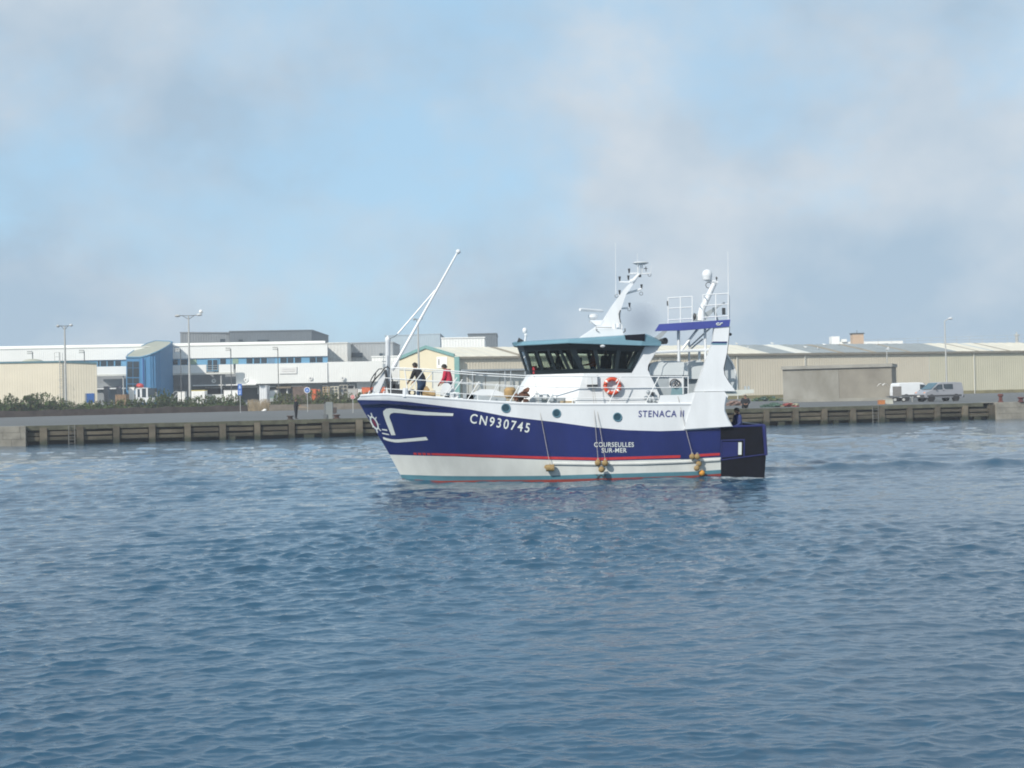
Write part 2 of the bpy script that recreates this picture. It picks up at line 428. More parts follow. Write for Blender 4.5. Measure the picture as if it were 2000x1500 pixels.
g = MB(); rows = [0, 5, 20, 60, 110, 170, 300, 600]; xs = [-1000, -400, -150, -60, 0, 60, 150, 400, 1000]
vs = [(x, qy(x) + d, gz(x, qy(x) + d)) for d in rows for x in xs]
n = len(xs)
g.add(vs, [[r * n + i, r * n + i + 1, (r + 1) * n + i + 1, (r + 1) * n + i] for r in range(len(rows) - 1) for i in range(n - 1)])
tag(g.build('quay_ground', ASPH), kind='structure')

def make_water():
    rng = np.random.default_rng(11)
    nr, nc = 1500, 950
    Yr = 1.0 / np.linspace(1 / 7.5, 1 / 175.0, nr)
    u = np.linspace(-1, 1, nc)
    W = 0.36 * Yr * 1.28 + 7.0
    X = W[:, None] * u[None, :]; Y = np.repeat(Yr[:, None], nc, 1)
    H = np.zeros_like(X); DX = np.zeros_like(X); DY = np.zeros_like(X)
    nw = 220
    lam = np.exp(rng.uniform(np.log(0.10), np.log(1.35), nw)); lam[:56] = np.exp(rng.uniform(np.log(0.9), np.log(4.5), 56)); isfar = np.arange(nw) < 56
    th = R(-82) + rng.normal(0, 0.62, nw)
    ph = rng.uniform(0, 2 * np.pi, nw); ep = rng.uniform(0, 2 * np.pi, nw)
    ex = rng.normal(0, 0.55, nw) / np.sqrt(lam); ey = rng.normal(0, 0.35, nw) / np.sqrt(lam)
    # gusts vary the chop over the basin; the wake runs smooth
    gust = 1 + 0.38 * np.sin(X * 0.11 + Y * 0.21 + 1.0) * np.sin(Y * 0.067 - X * 0.05) + 0.2 * np.sin(X * 0.31 - Y * 0.13)
    wk = np.clip((X - 9.0) / 4.0, 0, 1)
    yl = 57.6 + 0.045 * (X - 9.0)
    calm = 1 - 0.85 * wk * np.exp(-((Y - yl - 3.6) / 1.5) ** 2)
    rough = 1 + 0.5 * wk * np.exp(-((Y - yl - 8.5) / 2.5) ** 2) + 0.9 * wk * np.exp(-((Y - yl + 0.2) / 1.1) ** 2)
    amp = gust * calm * rough
    far = np.clip((Y - 22) / 40, 0, 1)                  # farther out only the longer waves still read
    for i in range(nw):
        k = 2 * np.pi / lam[i]
        sl = 0.040 * (1.0 if lam[i] < 0.8 else 0.75)
        env = 0.5 + 0.5 * np.sin(X * ex[i] + Y * ey[i] + ep[i])        # wave groups, so that crests stay short
        a = sl / k
        c, s_ = np.cos(th[i]), np.sin(th[i])
        # drop the waves the grid can no longer carry
        cell = np.maximum(np.gradient(Yr)[:, None], (2 * W / nc)[:, None])
        fade = np.clip(lam[i] / (2.2 * cell) - 0.4, 0, 1)
        q = k * (c * X + s_ * Y) + ph[i]
        a = a * fade * env * (far * 0.85 if isfar[i] else 1.0)
        H += a * np.sin(q); DX += -a * c * np.cos(q) * 1.35; DY += -a * s_ * np.cos(q) * 1.35
    H *= amp; DX *= -amp; DY *= -amp
    H += 0.19 * wk * (0.9 + 0.12 * np.sin(X * 0.9 + np.sin(X * 0.37) * 2)) * np.exp(-((Y - yl - 0.6) / 0.85) ** 2) - 0.06 * wk * np.exp(-((Y - yl + 2.0) / 1.2) ** 2)
    # bow wave along the stem
    H += 0.07 * np.exp(-((X + 4.6 + 0.0 * Y) / 0.8) ** 2 - ((Y - 55.6) / 0.8) ** 2)
    co = np.stack([X + DX, Y + DY, H], -1).reshape(-1, 3).astype(np.float32)
    idx = np.arange(nr * nc).reshape(nr, nc)
    q = np.stack([idx[:-1, :-1], idx[:-1, 1:], idx[1:, 1:], idx[1:, :-1]], -1).reshape(-1, 4).astype(np.int32)
    me = bpy.data.meshes.new('water')
    me.vertices.add(len(co)); me.vertices.foreach_set('co', co.ravel())
    me.loops.add(q.size); me.loops.foreach_set('vertex_index', q.ravel())
    me.polygons.add(len(q)); me.polygons.foreach_set('loop_start', np.arange(0, q.size, 4, dtype=np.int32))
    me.polygons.foreach_set('use_smooth', np.ones(len(q), dtype=bool))
    me.update()
    # foam attribute: stern wash, thin streaks behind it
    fo = 0.9 * np.exp(-((X - 9.8) / 0.9) ** 2 - ((Y - 53.9) / 0.30) ** 2)
    fo += 0.75 * np.exp(-((Y - 53.25) / 0.30) ** 2) * np.clip((X - 6.2) / 1.5, 0, 1) * np.clip((9.9 - X) / 0.6, 0, 1)
    fo += 0.58 * wk * np.exp(-((Y - yl - 3.4 - 0.4 * np.sin(X * 0.5)) / 0.8) ** 2) * np.clip((44 - X) / 20, 0, 1) + 0.5 * np.exp(-((X - 10.6) / 1.2) ** 2 - ((Y - 56.5) / 1.6) ** 2)
    fo += 0.7 * np.exp(-((X + 4.6) / 1.0) ** 2 - ((Y - 55.3) / 0.5) ** 2)
    at = me.attributes.new('foam', 'FLOAT', 'POINT'); at.data.foreach_set('value', np.clip(fo, 0, 1).ravel().astype(np.float32))
    mi_ = np.clip((Y - 24) / 70, 0, 1) * calm
    at = me.attributes.new('micro', 'FLOAT', 'POINT'); at.data.foreach_set('value', mi_.ravel().astype(np.float32))
    ma = bpy.data.materials.new('harbour_water'); ma.use_nodes = True
    t = ma.node_tree; b = t.nodes['Principled BSDF']
    b.inputs['Base Color'].default_value = (0.021, 0.067, 0.117, 1); b.inputs['Roughness'].default_value = 0.03
    b.inputs['IOR'].default_value = 1.333
    tcn = t.nodes.new('ShaderNodeTexCoord')
    mp = t.nodes.new('ShaderNodeMapping'); mp.inputs['Scale'].default_value = (0.55, 1.0, 1.0); t.links.new(tcn.outputs['Object'], mp.inputs[0])
    nz = t.nodes.new('ShaderNodeTexNoise'); nz.inputs['Scale'].default_value = 3.6; nz.inputs['Detail'].default_value = 6; nz.inputs['Roughness'].default_value = 0.6
    t.links.new(mp.outputs[0], nz.inputs['Vector'])
    bp = t.nodes.new('ShaderNodeBump'); bp.inputs['Strength'].default_value = 0.4; bp.inputs['Distance'].default_value = 0.06
    t.links.new(nz.outputs['Fac'], bp.inputs['Height']); t.links.new(bp.outputs[0], b.inputs['Normal'])
    ua = t.nodes.new('ShaderNodeAttribute'); ua.attribute_name = 'micro'      # ripples too small for the mesh far out
    um = t.nodes.new('ShaderNodeMath'); um.operation = 'MULTIPLY_ADD'; um.inputs[1].default_value = 0.5; um.inputs[2].default_value = 0.30
    t.links.new(ua.outputs['Fac'], um.inputs[0]); t.links.new(um.outputs[0], bp.inputs['Strength'])
    fa = t.nodes.new('ShaderNodeAttribute'); fa.attribute_name = 'foam'
    n3 = t.nodes.new('ShaderNodeTexNoise'); n3.inputs['Scale'].default_value = 5.0; n3.inputs['Detail'].default_value = 8; n3.inputs['Roughness'].default_value = 0.75
    t.links.new(tcn.outputs['Object'], n3.inputs['Vector'])
    mu = t.nodes.new('ShaderNodeMath'); mu.operation = 'MULTIPLY'; t.links.new(fa.outputs['Fac'], mu.inputs[0]); t.links.new(n3.outputs['Fac'], mu.inputs[1])
    rr = t.nodes.new('ShaderNodeValToRGB'); rr.color_ramp.elements[0].position = 0.22; rr.color_ramp.elements[1].position = 0.5
    t.links.new(mu.outputs[0], rr.inputs[0])
    fb = t.nodes.new('ShaderNodeBsdfDiffuse'); fb.inputs[0].default_value = (0.62, 0.66, 0.68, 1)
    ms = t.nodes.new('ShaderNodeMixShader'); t.links.new(rr.outputs[0], ms.inputs[0]); t.links.new(b.outputs[0], ms.inputs[1]); t.links.new(fb.outputs[0], ms.inputs[2])
    t.links.new(ms.outputs[0], t.nodes['Material Output'].inputs[0])
    me.materials.append(ma)
    o = bpy.data.objects.new('water', me); COL.objects.link(o)
    tag(o, kind='structure')
make_water()

# ------------------------------------------------------------------ quay wall
def quay_pt(X, off, z):                                 # off metres in front of the quay face
    p = Vector((X, qy(X), 0)) + QN * off
    return Vector((p.x, p.y, z))
XL, XR = -41.6, 46.6
qw = thing('quay_wall', quay_pt(0, 0, 0), 'long grey concrete piled quay wall with dark gaps above the water', 'quay wall')
def qbox(mb, x0, x1, o0, o1, z0, z1, mi=0):
    vs = [quay_pt(x, o, z) for z in (z0, z1) for x, o in ((x0, o1), (x1, o1), (x1, o0), (x0, o0))]
    mb.add(vs, [(3, 2, 1, 0), (4, 5, 6, 7), (0, 1, 5, 4), (1, 2, 6, 5), (2, 3, 7, 6), (3, 0, 4, 7)], mi)
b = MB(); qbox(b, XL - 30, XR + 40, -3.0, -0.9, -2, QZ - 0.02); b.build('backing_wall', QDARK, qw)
b = MB()
x = XL
while x < XR - 0.01:
    x2 = min(x + 5.84, XR); qbox(b, x + 0.01, x2 - 0.01, -0.9, 0.06 + random.uniform(-.03, .03), QZ - 0.34 + random.uniform(-.03, .03), QZ + 0.006 + random.uniform(0, .03)); x = x2
b.build('coping', QUAYT, qw)
PX0, PITCHX = -40.0, 2.918
for k in range(-1, 31):
    x = PX0 + PITCHX * k; w = random.uniform(0.25, 0.30)
    b = MB(); qbox(b, x - w, x + w, -0.5, 0.14 + random.uniform(0, .06), -1.5, QZ - 0.22 + random.uniform(0, .1))
    b.build('pile', QUAYC, qw)
    if k < 30:
        xa, xb = x + 0.34, x + PITCHX - 0.34
        for z0, z1 in ((0.80, 1.10), (0.34, 0.66)):
            dz = random.uniform(-.04, .04); lean = random.uniform(-.02, .02)
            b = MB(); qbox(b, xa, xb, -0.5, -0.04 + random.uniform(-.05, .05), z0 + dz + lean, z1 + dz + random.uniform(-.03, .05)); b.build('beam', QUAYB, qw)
        if random.random() < 0.35:
            xq = random.uniform(xa, xb - 0.9); b = MB(); qbox(b, xq, xq + random.uniform(.4, .9), -0.5, -0.12, -0.4, 0.3); b.build('footing_block', QUAYC, qw)
def ladder(px0, px1):
    b = MB(); X0 = P(px0, 820, qy(0)).x
    def qx(px):
        r = ray(px, 820); return QA * r.x / (r.y - QB * r.x)
    a, c = qx(px0), qx(px1)
    for X in (a, c): b.tube([quay_pt(X, 0.2, -0.4), quay_pt(X, 0.2, QZ + 0.1)], 0.035, 5)
    z = 0.1
    while z < QZ: b.tube([quay_pt(a, 0.2, z), quay_pt(c, 0.2, z)], 0.018, 5); z += 0.28
    b.build('ladder', mat('ladder_iron', (.15, .15, .14), .8, .3, 3), qw)
def qx(px, py=820):
    r = ray(px, py); return QA * r.x / (r.y - QB * r.x)
ladder(134, 146); ladder(1703, 1714)
# stone ends of the basin
def stone_end(x0, x1, out, top, label):
    t = thing('stone_wall', quay_pt((x0 + x1) / 2, 0, 0), label, 'stone wall')
    b = MB(); xx = x0; first = True
    zs = [-1.2, 0.55, 1.12, top]
    for r_ in range(3):
        xx = x0 - (0.8 if r_ % 2 else 0)
        while xx < x1:
            w = random.uniform(1.4, 2.3); a, c = max(xx, x0), min(xx + w, x1)
            if c - a > 0.15: qbox(b, a + 0.012, c - 0.012, -2.5, out + random.uniform(-.03, .03), zs[r_] + 0.012, zs[r_ + 1] - 0.012)
            xx += w
    qbox(b, x0 + .03, x1 - .03, -2.5, out - 0.06, -1.4, top - 0.05)
    b.build('masonry', STONE, t)
    return t
stone_end(-58, qx(51), 0.55, QZ + 0.03, 'pale stone block wall at the left end of the quay')
stone_end(qx(1942), 64, 0.45, QZ + 0.05, 'pale stone block wall beyond the right end of the quay piles')

# ------------------------------------------------------------------ trawler
YC = 56.2
tr = thing('trawler', (1.8, YC, 0), 'blue and white stern trawler crossing the harbour basin, registration CN930745', 'fishing boat')
STEM = [(697, 780), (710, 800.5), (723, 823), (744, 859), (761, 888), (782, 927), (788, 940)]
_st = sorted((P(a, b_, YC).z, P(a, b_, YC).x) for a, b_ in STEM)
_st = [(-1.2, _st[0][1] + 0.25)] + _st + [(4.2, _st[-1][1] - 0.15)]
def xstem(z): return interp(_st, z)
def hb(X, z):
    d = X - xstem(z)
    if d <= 0: return 0.0
    k = max(0.0, min(1.0, z / 3.3)); Lz = 6.8 - 2.5 * k; nn = 1.75 + 1.0 * k
    q = min(d / Lz, 1.0); B = 2.72 + 0.18 * k
    if X > 4: B -= (X - 4) / 5.6 * (0.32 - 0.14 * k)
    if z < 0: B *= 1 - 0.12 * min(1, -z)
    return B * (1 - (1 - q) ** nn)
def H(px, py, off=0.0):                                 # the point of the port side seen at a photo position
    Y = YC - 2
    for _ in range(14):
        p = P(px, py, Y); Y = 0.5 * Y + 0.5 * (YC - hb(p.x, p.z))
    p = P(px, py, Y - off)
    return p
def S(px, py, lat): return P(px, py, YC - lat)          # lat metres to port of the centre line
XE = H(1407, 830).x
def row(pts):
    q = [H(*p) for p in pts]
    return [(p.x, p.z) for p in q]
R_top = row([(703, 773), (730, 771), (758, 770.5), (823, 775), (915, 782), (1013, 788), (1068, 789.5), (1123, 790), (1282, 789.5), (1407, 789)])
R_wb = row([(697.5, 781), (758, 782), (800, 785), (856, 792), (921, 800), (987, 813), (1025, 817.5), (1091, 825), (1156, 834), (1221, 840), (1287, 842), (1352, 840), (1407, 836)])
R_bl = row([(761, 888), (820, 890), (889, 891.5), (980, 895), (1078, 898.5), (1169, 900.6), (1329, 897), (1407, 893)])
R_wt = row([(782, 927), (860, 929.5), (941, 930), (1078, 929), (1169, 926), (1352, 921), (1407, 917.5)])
R_tr = row([(785, 935), (860, 939), (941, 938), (1189, 934), (1352, 929), (1407, 925)])
R_lo = [(x, -0.9) for x in (xstem(-0.9), XE)]
NQ = 64
def sample(rw):
    x0 = rw[0][0]; out = []
    for i in range(NQ + 1):
        X = x0 + (XE - x0) * (i / NQ) ** 1.35; out.append((X, interp(rw, X)))
    return out
def blend(a, b_, t): return [(p[0] * (1 - t) + q[0] * t, p[1] * (1 - t) + q[1] * t) for p, q in zip(a, b_)]
sR = [sample(r_) for r_ in (R_top, R_wb, R_bl, R_wt, R_tr, R_lo)]
hullrows = [(sR[0], 0), (blend(sR[0], sR[1], .5), 0), (sR[1], 1)]
for t_ in (.2, .4, .6, .8): hullrows.append((blend(sR[1], sR[2], t_), 1))
hullrows += [(sR[2], 2), (blend(sR[2], sR[3], .5), 2), (sR[3], 3), (sR[4], 4), (sR[5], 4)]
b = MB()
for sgn in (-1, 1):
    vs = []
    for rw, _ in hullrows:
        for i, (X, z) in enumerate(rw):
            h = 0.0 if i == 0 else hb(X, z)
            vs.append((X, YC + sgn * h, z))
    nn = NQ + 1
    for r_ in range(len(hullrows) - 1):
        b.add([], []); 
    o = len(b.v); b.v += [Vector(v) for v in vs]
    for r_ in range(len(hullrows) - 1):
        for i in range(NQ):
            b.f.append([o + r_ * nn + i, o + r_ * nn + i + 1, o + (r_ + 1) * nn + i + 1, o + (r_ + 1) * nn + i]); b.m.append(hullrows[r_][1])
hull = b.build('hull', [WHITE, NAVY, CREAMW, TEAL, ANTI], tr, smooth=True, weld=True)
# deck and capping rail
b = MB(); dk = []
for i, (X, z) in enumerate(sR[0]):
    dk.append((X, max(0.05, hb(X, z) - 0.06), z - 0.36))
b.add([(X, YC - h, z) for X, h, z in dk] + [(X, YC + h, z) for X, h, z in dk], [[i, i + 1, NQ + 1 + i + 1, NQ + 1 + i] for i in range(NQ)])
b.build('deck', DECKT, tr)
def deckz(X): return interp([(d[0], d[2]) for d in dk], X)
def topz(X): return interp(R_top, X)
for sgn in (-1, 1):
    b = MB(); b.tube([(X, YC + sgn * max(0, hb(X, z) - 0.02), z) for X, z in sR[0][1:]], 0.05, 6); b.build('bulwark_cap', WHITE, tr, smooth=True)
# rubbing strake near the waterline, red stripe, bulb
b = MB()
def strip(mb, tops, bots, off, mi=0, seg=6):
    pr = []
    for i in range(len(tops) - 1):
        for k in range(seg):
            t = k / seg
            pr.append(tuple((tops[i][j] * (1 - t) + tops[i + 1][j] * t) for j in (0, 1)) + tuple((bots[i][j] * (1 - t) + bots[i + 1][j] * t) for j in (0, 1)))
    pr.append(tuple(tops[-1]) + tuple(bots[-1]))
    vs = []
    for a in pr: vs += [H(a[0], a[1], off), H(a[2], a[3], off)]
    mb.add(vs, [[2 * i, 2 * i + 1, 2 * i + 3, 2 * i + 2] for i in range(len(pr) - 1)], mi)
for a, c in ((807, 813), (815.5, 822), (824.5, 831), (833.5, 840)):
    ya = 884.2 + (a - 807) * 0.026; strip(b, [(a, ya), (c, ya + .2)], [(a + 1.5, ya + 4.2), (c + 1.5, ya + 4.4)], 0.012)
strip(b, [(842, 885), (941, 888), (1078, 892), (1169, 893.8), (1329, 889), (1406, 884.5)], [(843.5, 889), (941, 892.6), (1078, 897), (1169, 899), (1329, 894.3), (1406, 889.5)], 0.012)
b.build('red_stripe', RED, tr)
b = MB(); b.tube([H(x_, y_, 0.03) for x_, y_ in ((1080, 905.5), (1169, 907), (1250, 905.5), (1329, 902.5), (1406, 898))], 0.05, 6); b.build('rubbing_strake', CREAMW, tr, smooth=True)
b = MB(); bx0 = xstem(0.0); b.ball((bx0 + 0.25, YC, -0.22), (1.0, 0.42, 0.27), 14); b.build('bow_bulb', ANTI, tr, smooth=True)

# stern section behind the side plating
XS_T, XS_M, XS_B = S(1492, 830, 2.6).x, S(1497, 887, 2.6).x, S(1494, 925, 2.5).x
zt0, zt1 = S(1409, 834, 2.7).z, S(1491, 830.5, 2.6).z
zm = S(1470, 890, 2.65).z
def sterny(X, z): return hb(min(X, 9.4), z)
b = MB()
levels = [(-0.9, XS_B), (0.0, XS_B), (zm, XS_M), (None, XS_T)]
for sgn in (-1, 1):
    vs = []
    for zz, xe in levels:
        for X in (XE, (XE + xe) / 2, xe):
            z = zz if zz is not None else zt0 + (zt1 - zt0) * (X - XE) / (xe - XE)
            vs.append((X, YC + sgn * sterny(X, max(z, -.5)), z))
    b.add(vs, [[r_ * 3 + i, r_ * 3 + i + 1, r_ * 3 + 4 + i, r_ * 3 + 3 + i] for r_ in range(3) for i in range(2)])
    # inner face
    vs = [(v[0] - (0.15 if i % 3 == 2 else 0), YC + (v[1] - YC) * 0.94, v[2]) for i, v in enumerate(vs)]
    b.add(vs, [[r_ * 3 + i, r_ * 3 + i + 1, r_ * 3 + 4 + i, r_ * 3 + 3 + i] for r_ in range(3) for i in range(2)])
tv = []
for zz, xe in levels:
    z = zz if zz is not None else zt1
    tv += [(xe, YC - sterny(xe, max(z, -.5)), z), (xe, YC + sterny(xe, max(z, -.5)), z)]
b.add(tv, [[2 * i, 2 * i + 1, 2 * i + 3, 2 * i + 2] for i in range(3)])
b.add([(v[0] - .15, v[1], v[2]) for v in tv], [[2 * i, 2 * i + 1, 2 * i + 3, 2 * i + 2] for i in range(3)])
b.add([(XE - 2.4, YC - 2.5, .85), (XS_M - .1, YC - 2.5, .85), (XS_M - .1, YC + 2.5, .85), (XE - 2.4, YC + 2.5, .85)], [[0, 1, 2, 3]])
stern = b.build('stern', BLACK, tr, recalc=False)
b = MB()
def bar(mb, pts, lat_off, r, mi=0): mb.tube([Vector((p.x, YC - sterny(p.x, p.z) - lat_off, p.z)) for p in [S(x_, y_, 2.65) for x_, y_ in pts]], r, 4, mi)
rim = [(XE, YC - sterny(XE, zt0), zt0), (XS_T, YC - sterny(XS_T, zt1), zt1), (XS_T, YC + sterny(XS_T, zt1), zt1), (XE, YC + sterny(XE, zt0), zt0)]
b.tube(rim, 0.045, 6)
b.tube([(XS_T, rim[1][1] - .01, zt1), (XS_M, YC - sterny(XS_M, zm) - .01, zm)], [0.075, 0.065], 6)
b.tube([(XS_T, rim[2][1] + .01, zt1), (XS_M, YC + sterny(XS_M, zm) + .01, zm)], [0.075, 0.065], 6)
bar(b, [(1409, 898.5), (1440, 894.5), (1494, 887.5)], 0.01, 0.028)
bar(b, [(1409, 860), (1455, 859)], 0.01, 0.032); bar(b, [(1409.5, 860), (1409.5, 897)], 0.01, 0.032); bar(b, [(1454, 859), (1454, 893)], 0.01, 0.032)
b.add([Vector((p.x, YC - sterny(p.x, p.z) - .015, p.z)) for p in [S(1411, 863, 2.65), S(1442, 863, 2.65), S(1442, 891, 2.65), S(1411, 894, 2.65)]], [[0, 1, 2, 3]])
b.build('stern_frame', BLUE2, tr)
b = MB(); bar(b, [(1445.5, 864), (1445.5, 888)], 0.02, 0.085); b.build('roller_post', DECW, tr, smooth=True)

# upper plating at the quarter and gantry brace (both sides)
for sgn in (1, -1):
    def Q(px, py, lat):
        p = S(px, py, lat); return Vector((p.x, YC - sgn * lat, p.z))
    pts = [(1284, 790.5), (1290, 772), (1334, 771), (1356, 766), (1415, 765), (1422, 774), (1417, 791), (1417, 803), (1424, 820), (1431, 833), (1406, 834.5), (1404, 790.5)]
    b = MB(); b.prism([Q(x_, y_, 2.74) for x_, y_ in pts], (0, sgn * 0.1, 0)); b.build('quarter_bulwark', WHITE, tr)
    if sgn < 0: break
    pts = [(1358, 766.3), (1411, 765.3), (1418, 774), (1415, 791), (1415, 803), (1422, 820), (1429, 832.5), (1336, 838.5)]
    b = MB(); b.prism([Q(x_, y_, 2.83) for x_, y_ in pts], (0, sgn * 0.12, 0)); b.build('gantry_brace', WHITE, tr)
    pts = [(1395, 640), (1424.7, 637), (1423, 660), (1420, 688), (1413, 720), (1415, 732), (1424, 747), (1434, 760), (1436, 764), (1356, 764.5), (1366, 739), (1384, 690), (1392, 670)]
    b = MB(); b.prism([Q(x_, y_, 2.72) for x_, y_ in pts], (0, sgn * 0.34, 0)); leg = b.build('gantry_leg', WHITE, tr)
    b = MB(); b.prism([Q(x_, y_, 2.725) for x_, y_ in ((1392.4, 667), (1420.5, 667), (1420, 670.3), (1391.6, 670.3))], (0, sgn * 0.35, 0))
    b.build('leg_band', NAVY, leg)
    b = MB(); b.prism([Q(x_, y_, 2.725) for x_, y_ in ((1391.5, 670.4), (1420, 670.4), (1419.4, 673.6), (1390.8, 673.6))], (0, sgn * 0.35, 0))
    b.build('leg_band', VISOR, leg)
    b = MB(); b.tube([Q(x_, y_, 2.55) for x_, y_ in ((1424.5, 638), (1423, 660), (1419.5, 690), (1413.5, 720), (1415, 733), (1425, 749), (1428, 753))], 0.028, 5); b.build('hose', DARKM, leg)
# gantry top platform
b = MB(); b.prism([S(x_, y_, 2.76) for x_, y_ in ((1288, 633), (1426.7, 624), (1424.7, 637.5), (1395, 640), (1338, 645), (1280, 646.3))], (0, .30, 0)); b.build('gantry_beam', mat('gantry_blue', (0.045, 0.06, 0.27), 0.4, 0.08, 1), tr)
b = MB(); b.prism([S(x_, y_, 2.44) for x_, y_ in ((1312, 632.5), (1424, 625.5), (1424, 627), (1312, 634))], (0, 4.8, 0)); b.build('gantry_platform', GALV, tr)
b = MB()
b.tube([S(x_, y_, 2.775) for x_, y_ in ((1405, 631.5), (1402, 630.8), (1400, 631.5), (1399.5, 633.3), (1401.5, 634.8), (1405, 634.8), (1406.3, 634.6), (1407.3, 633), (1408.2, 631.2), (1411.5, 630.8))], 0.022, 4); b.build('beam_emblem', DECW, tr)
b = MB()
for lat in (2.3, -2.3):
    for x_, y0_, y1_, rr in ((1325, 643, 706, .06), (1377, 640, 706, .05)):
        b.tube([S(x_, y0_, lat), S(x_ + 1, y1_, lat)], rr, 6)
    b.tube([S(1363, 642, lat), S(1331, 684, lat)], 0.05, 6)
    b.tube([S(1281, 688, lat), S(1388, 683, lat)], 0.055, 6)
b.tube([S(1346, 664, 1.2), S(1346, 728, 1.2)], 0.04, 6); b.tube([S(1366, 684, 1.6), S(1366, 706, 1.6)], 0.05, 6); b.tube([S(1388, 640, 1.0), S(1340, 684, 1.0)], 0.035, 6)
b.tube([S(1373, 662, 1.0), S(1350, 681, 1.0)], 0.035, 6)
build_each(b, 'gantry_strut', WHITE, tr)
b = MB(); b.prism([S(x_, y_, 2.0) for x_, y_ in ((1295, 646), (1304, 646), (1288, 664), (1279, 659))], (0, 0.5, 0)); b.prism([S(x_, y_, -1.5) for x_, y_ in ((1295, 646), (1304, 646), (1288, 664), (1279, 659))], (0, 0.5, 0)); build_each(b, 'gantry_foot', GREYB, tr)
# rails on top of the gantry
b = MB()
for lat in (2.5, 0.6, -2.3):
    for x0_, x1_, yt, yb, xs_ in ((1305, 1352, 582, 631, (1305, 1329, 1352)), (1373, 1423, 576, 626, (1373, 1398, 1422.5))):
        dy = -0.06
        for fr_ in (0.0, 0.42, 0.88):
            yy = yt + (yb - yt) * fr_
            b.tube([S(x0_, yy, lat), S(x1_, yy + dy * (x1_ - x0_), lat)], 0.022, 5)
        for xx in xs_: b.tube([S(xx, yt + dy * (xx - x0_), lat), S(xx, yb + 1, lat)], 0.022, 5)
for xx, yt in ((1305, 582), (1352, 579), (1373, 576), (1422.5, 573.5)):
    b.tube([S(xx, yt, 2.5), S(xx, yt, -2.3)], 0.022, 5)
b.build('gantry_rail', RAILW, tr)
# radome on its leaning post
rd = MB(); rd.tube([S(1368, 626, 0.8), S(1371, 604, 0.8), S(1395, 554, 0.8)], [0.16, 0.13, 0.10], 10); rd.tube([S(1378, 546, 0.8), S(1402, 552, 0.8)], 0.06, 6)
rp_ = rd.build('radome_post', WHITE, tr, smooth=True)
rd = MB(); c_ = S(1381, 537, 0.8); rd.ball(c_, (0.205, 0.205, 0.22), 16); rd.tube([c_ + Vector((0, 0, -.22)), c_ + Vector((0, 0, -.19)), c_ + Vector((0, 0, -.04))], [0.09, 0.17, 0.20], 14); rd.build('radome', WHITE, rp_, smooth=True)
rd = MB(); rd.torus(S(1384, 557, 0.75), 0.11, 0.014, 'Y', 14, 5); rd.build('cable_loop', DARKM, rp_)
b = MB(); b.prism([S(x_, y_, 0.5) for x_, y_ in ((1352, 625), (1360, 612), (1372, 612), (1376, 625))], (0, 0.5, 0)); b.prism([S(x_, y_, 0.0) for x_, y_ in ((1374, 612), (1414, 590), (1417, 592), (1399, 603), (1378, 625))], (0, 0.12, 0)); b.tube([S(1394, 600, .1), S(1401, 626, .1)], .05, 6); build_each(b, 'hoist_bracket', GREYB, tr)
b = MB(); b.ball(S(1356.5, 618, 0.9), (0.07, .1, .14), 8); b.ball(S(1399.5, 543, 0.8), (0.04, .04, .06), 8); b.tube([S(1399.5, 546, .8), S(1400, 552, .8)], .02, 5)
b.box(S(1413.5, 608, 1.0), (0.12, 0.12, 0.26)); b.ball(S(1426.5, 653, 2.4), .06, 8); b.tube([S(1303.5, 588, 2.5), S(1304, 597, 2.5)], .03, 5)
build_each(b, 'floodlight', DARKM, tr)
b = MB(); b.tube([S(1421.7, 491, 2.3), S(1422.5, 576, 2.3)], [0.008, 0.016], 5); b.tube([S(1424.5, 577, 2.4), S(1425, 622, 2.4)], 0.02, 5); build_each(b, 'whip_antenna', RAILW, tr)
# net drum shelter and aft deckhouse
b = MB(); b.prism([S(x_, y_, 1.9) for x_, y_ in ((1268, 733), (1267, 720), (1271, 711), (1282, 706), (1300, 704.4), (1325, 704), (1337, 708), (1344, 717), (1344, 733))], (0, 3.8, 0)); b.prism([S(x_, y_, 1.7) for x_, y_ in ((1337, 740), (1339, 720), (1346, 709), (1357, 703.5), (1367, 703.5), (1376, 708), (1382, 718), (1383, 740))], (0, 3.4, 0))
build_each(b, 'shelter_roof', mat('shelter_white', (0.52, 0.56, 0.58), 0.45, 0.05, 1), tr, smooth=True)
b = MB()
for x_ in (1283, 1301, 1343):
    b.tube([S(x_ - 10, 732, 1.93), S(x_ - 7, 716, 1.93), S(x_ + 2, 706, 1.93), S(x_ + 14, 703.6, 1.93)], .012, 4)
build_each(b, 'shelter_seam', WHITE, tr)
b = MB(); b.prism([S(x_, y_, 1.75) for x_, y_ in ((1269, 733), (1336, 733), (1336, 790), (1290, 790))], (0, 3.5, 0)); b.prism([S(x_, y_, 1.5) for x_, y_ in ((1336, 738), (1385, 738), (1365, 790), (1336, 790))], (0, 3.0, 0)); b.build('deckhouse', GREYB, tr)
b = MB(); b.prism([S(x_, y_, 1.77) for x_, y_ in ((1307, 733), (1333, 733), (1333, 757), (1307, 757))], (0, .02, 0)); b.build('winch_panel', WHITE, tr)
b = MB(); b.prism([S(x_, y_, 1.79) for x_, y_ in ((1312, 757), (1333, 757), (1333, 772), (1310, 772))], (0, .03, 0)); b.build('locker', mat('locker_teal', (0.16, 0.27, 0.31), .6), tr)
b = MB(); b.torus(S(1318, 750, 1.83), 0.18, 0.022, 'Y', 16, 5, arc=(R(-10), R(200))); b.torus(S(1323, 749, 1.83), 0.11, 0.02, 'Y', 12, 5); b.torus(S(1319, 752, 1.85), 0.10, 0.018, 'Y', 12, 5); build_each(b, 'hose', DARKM, tr)
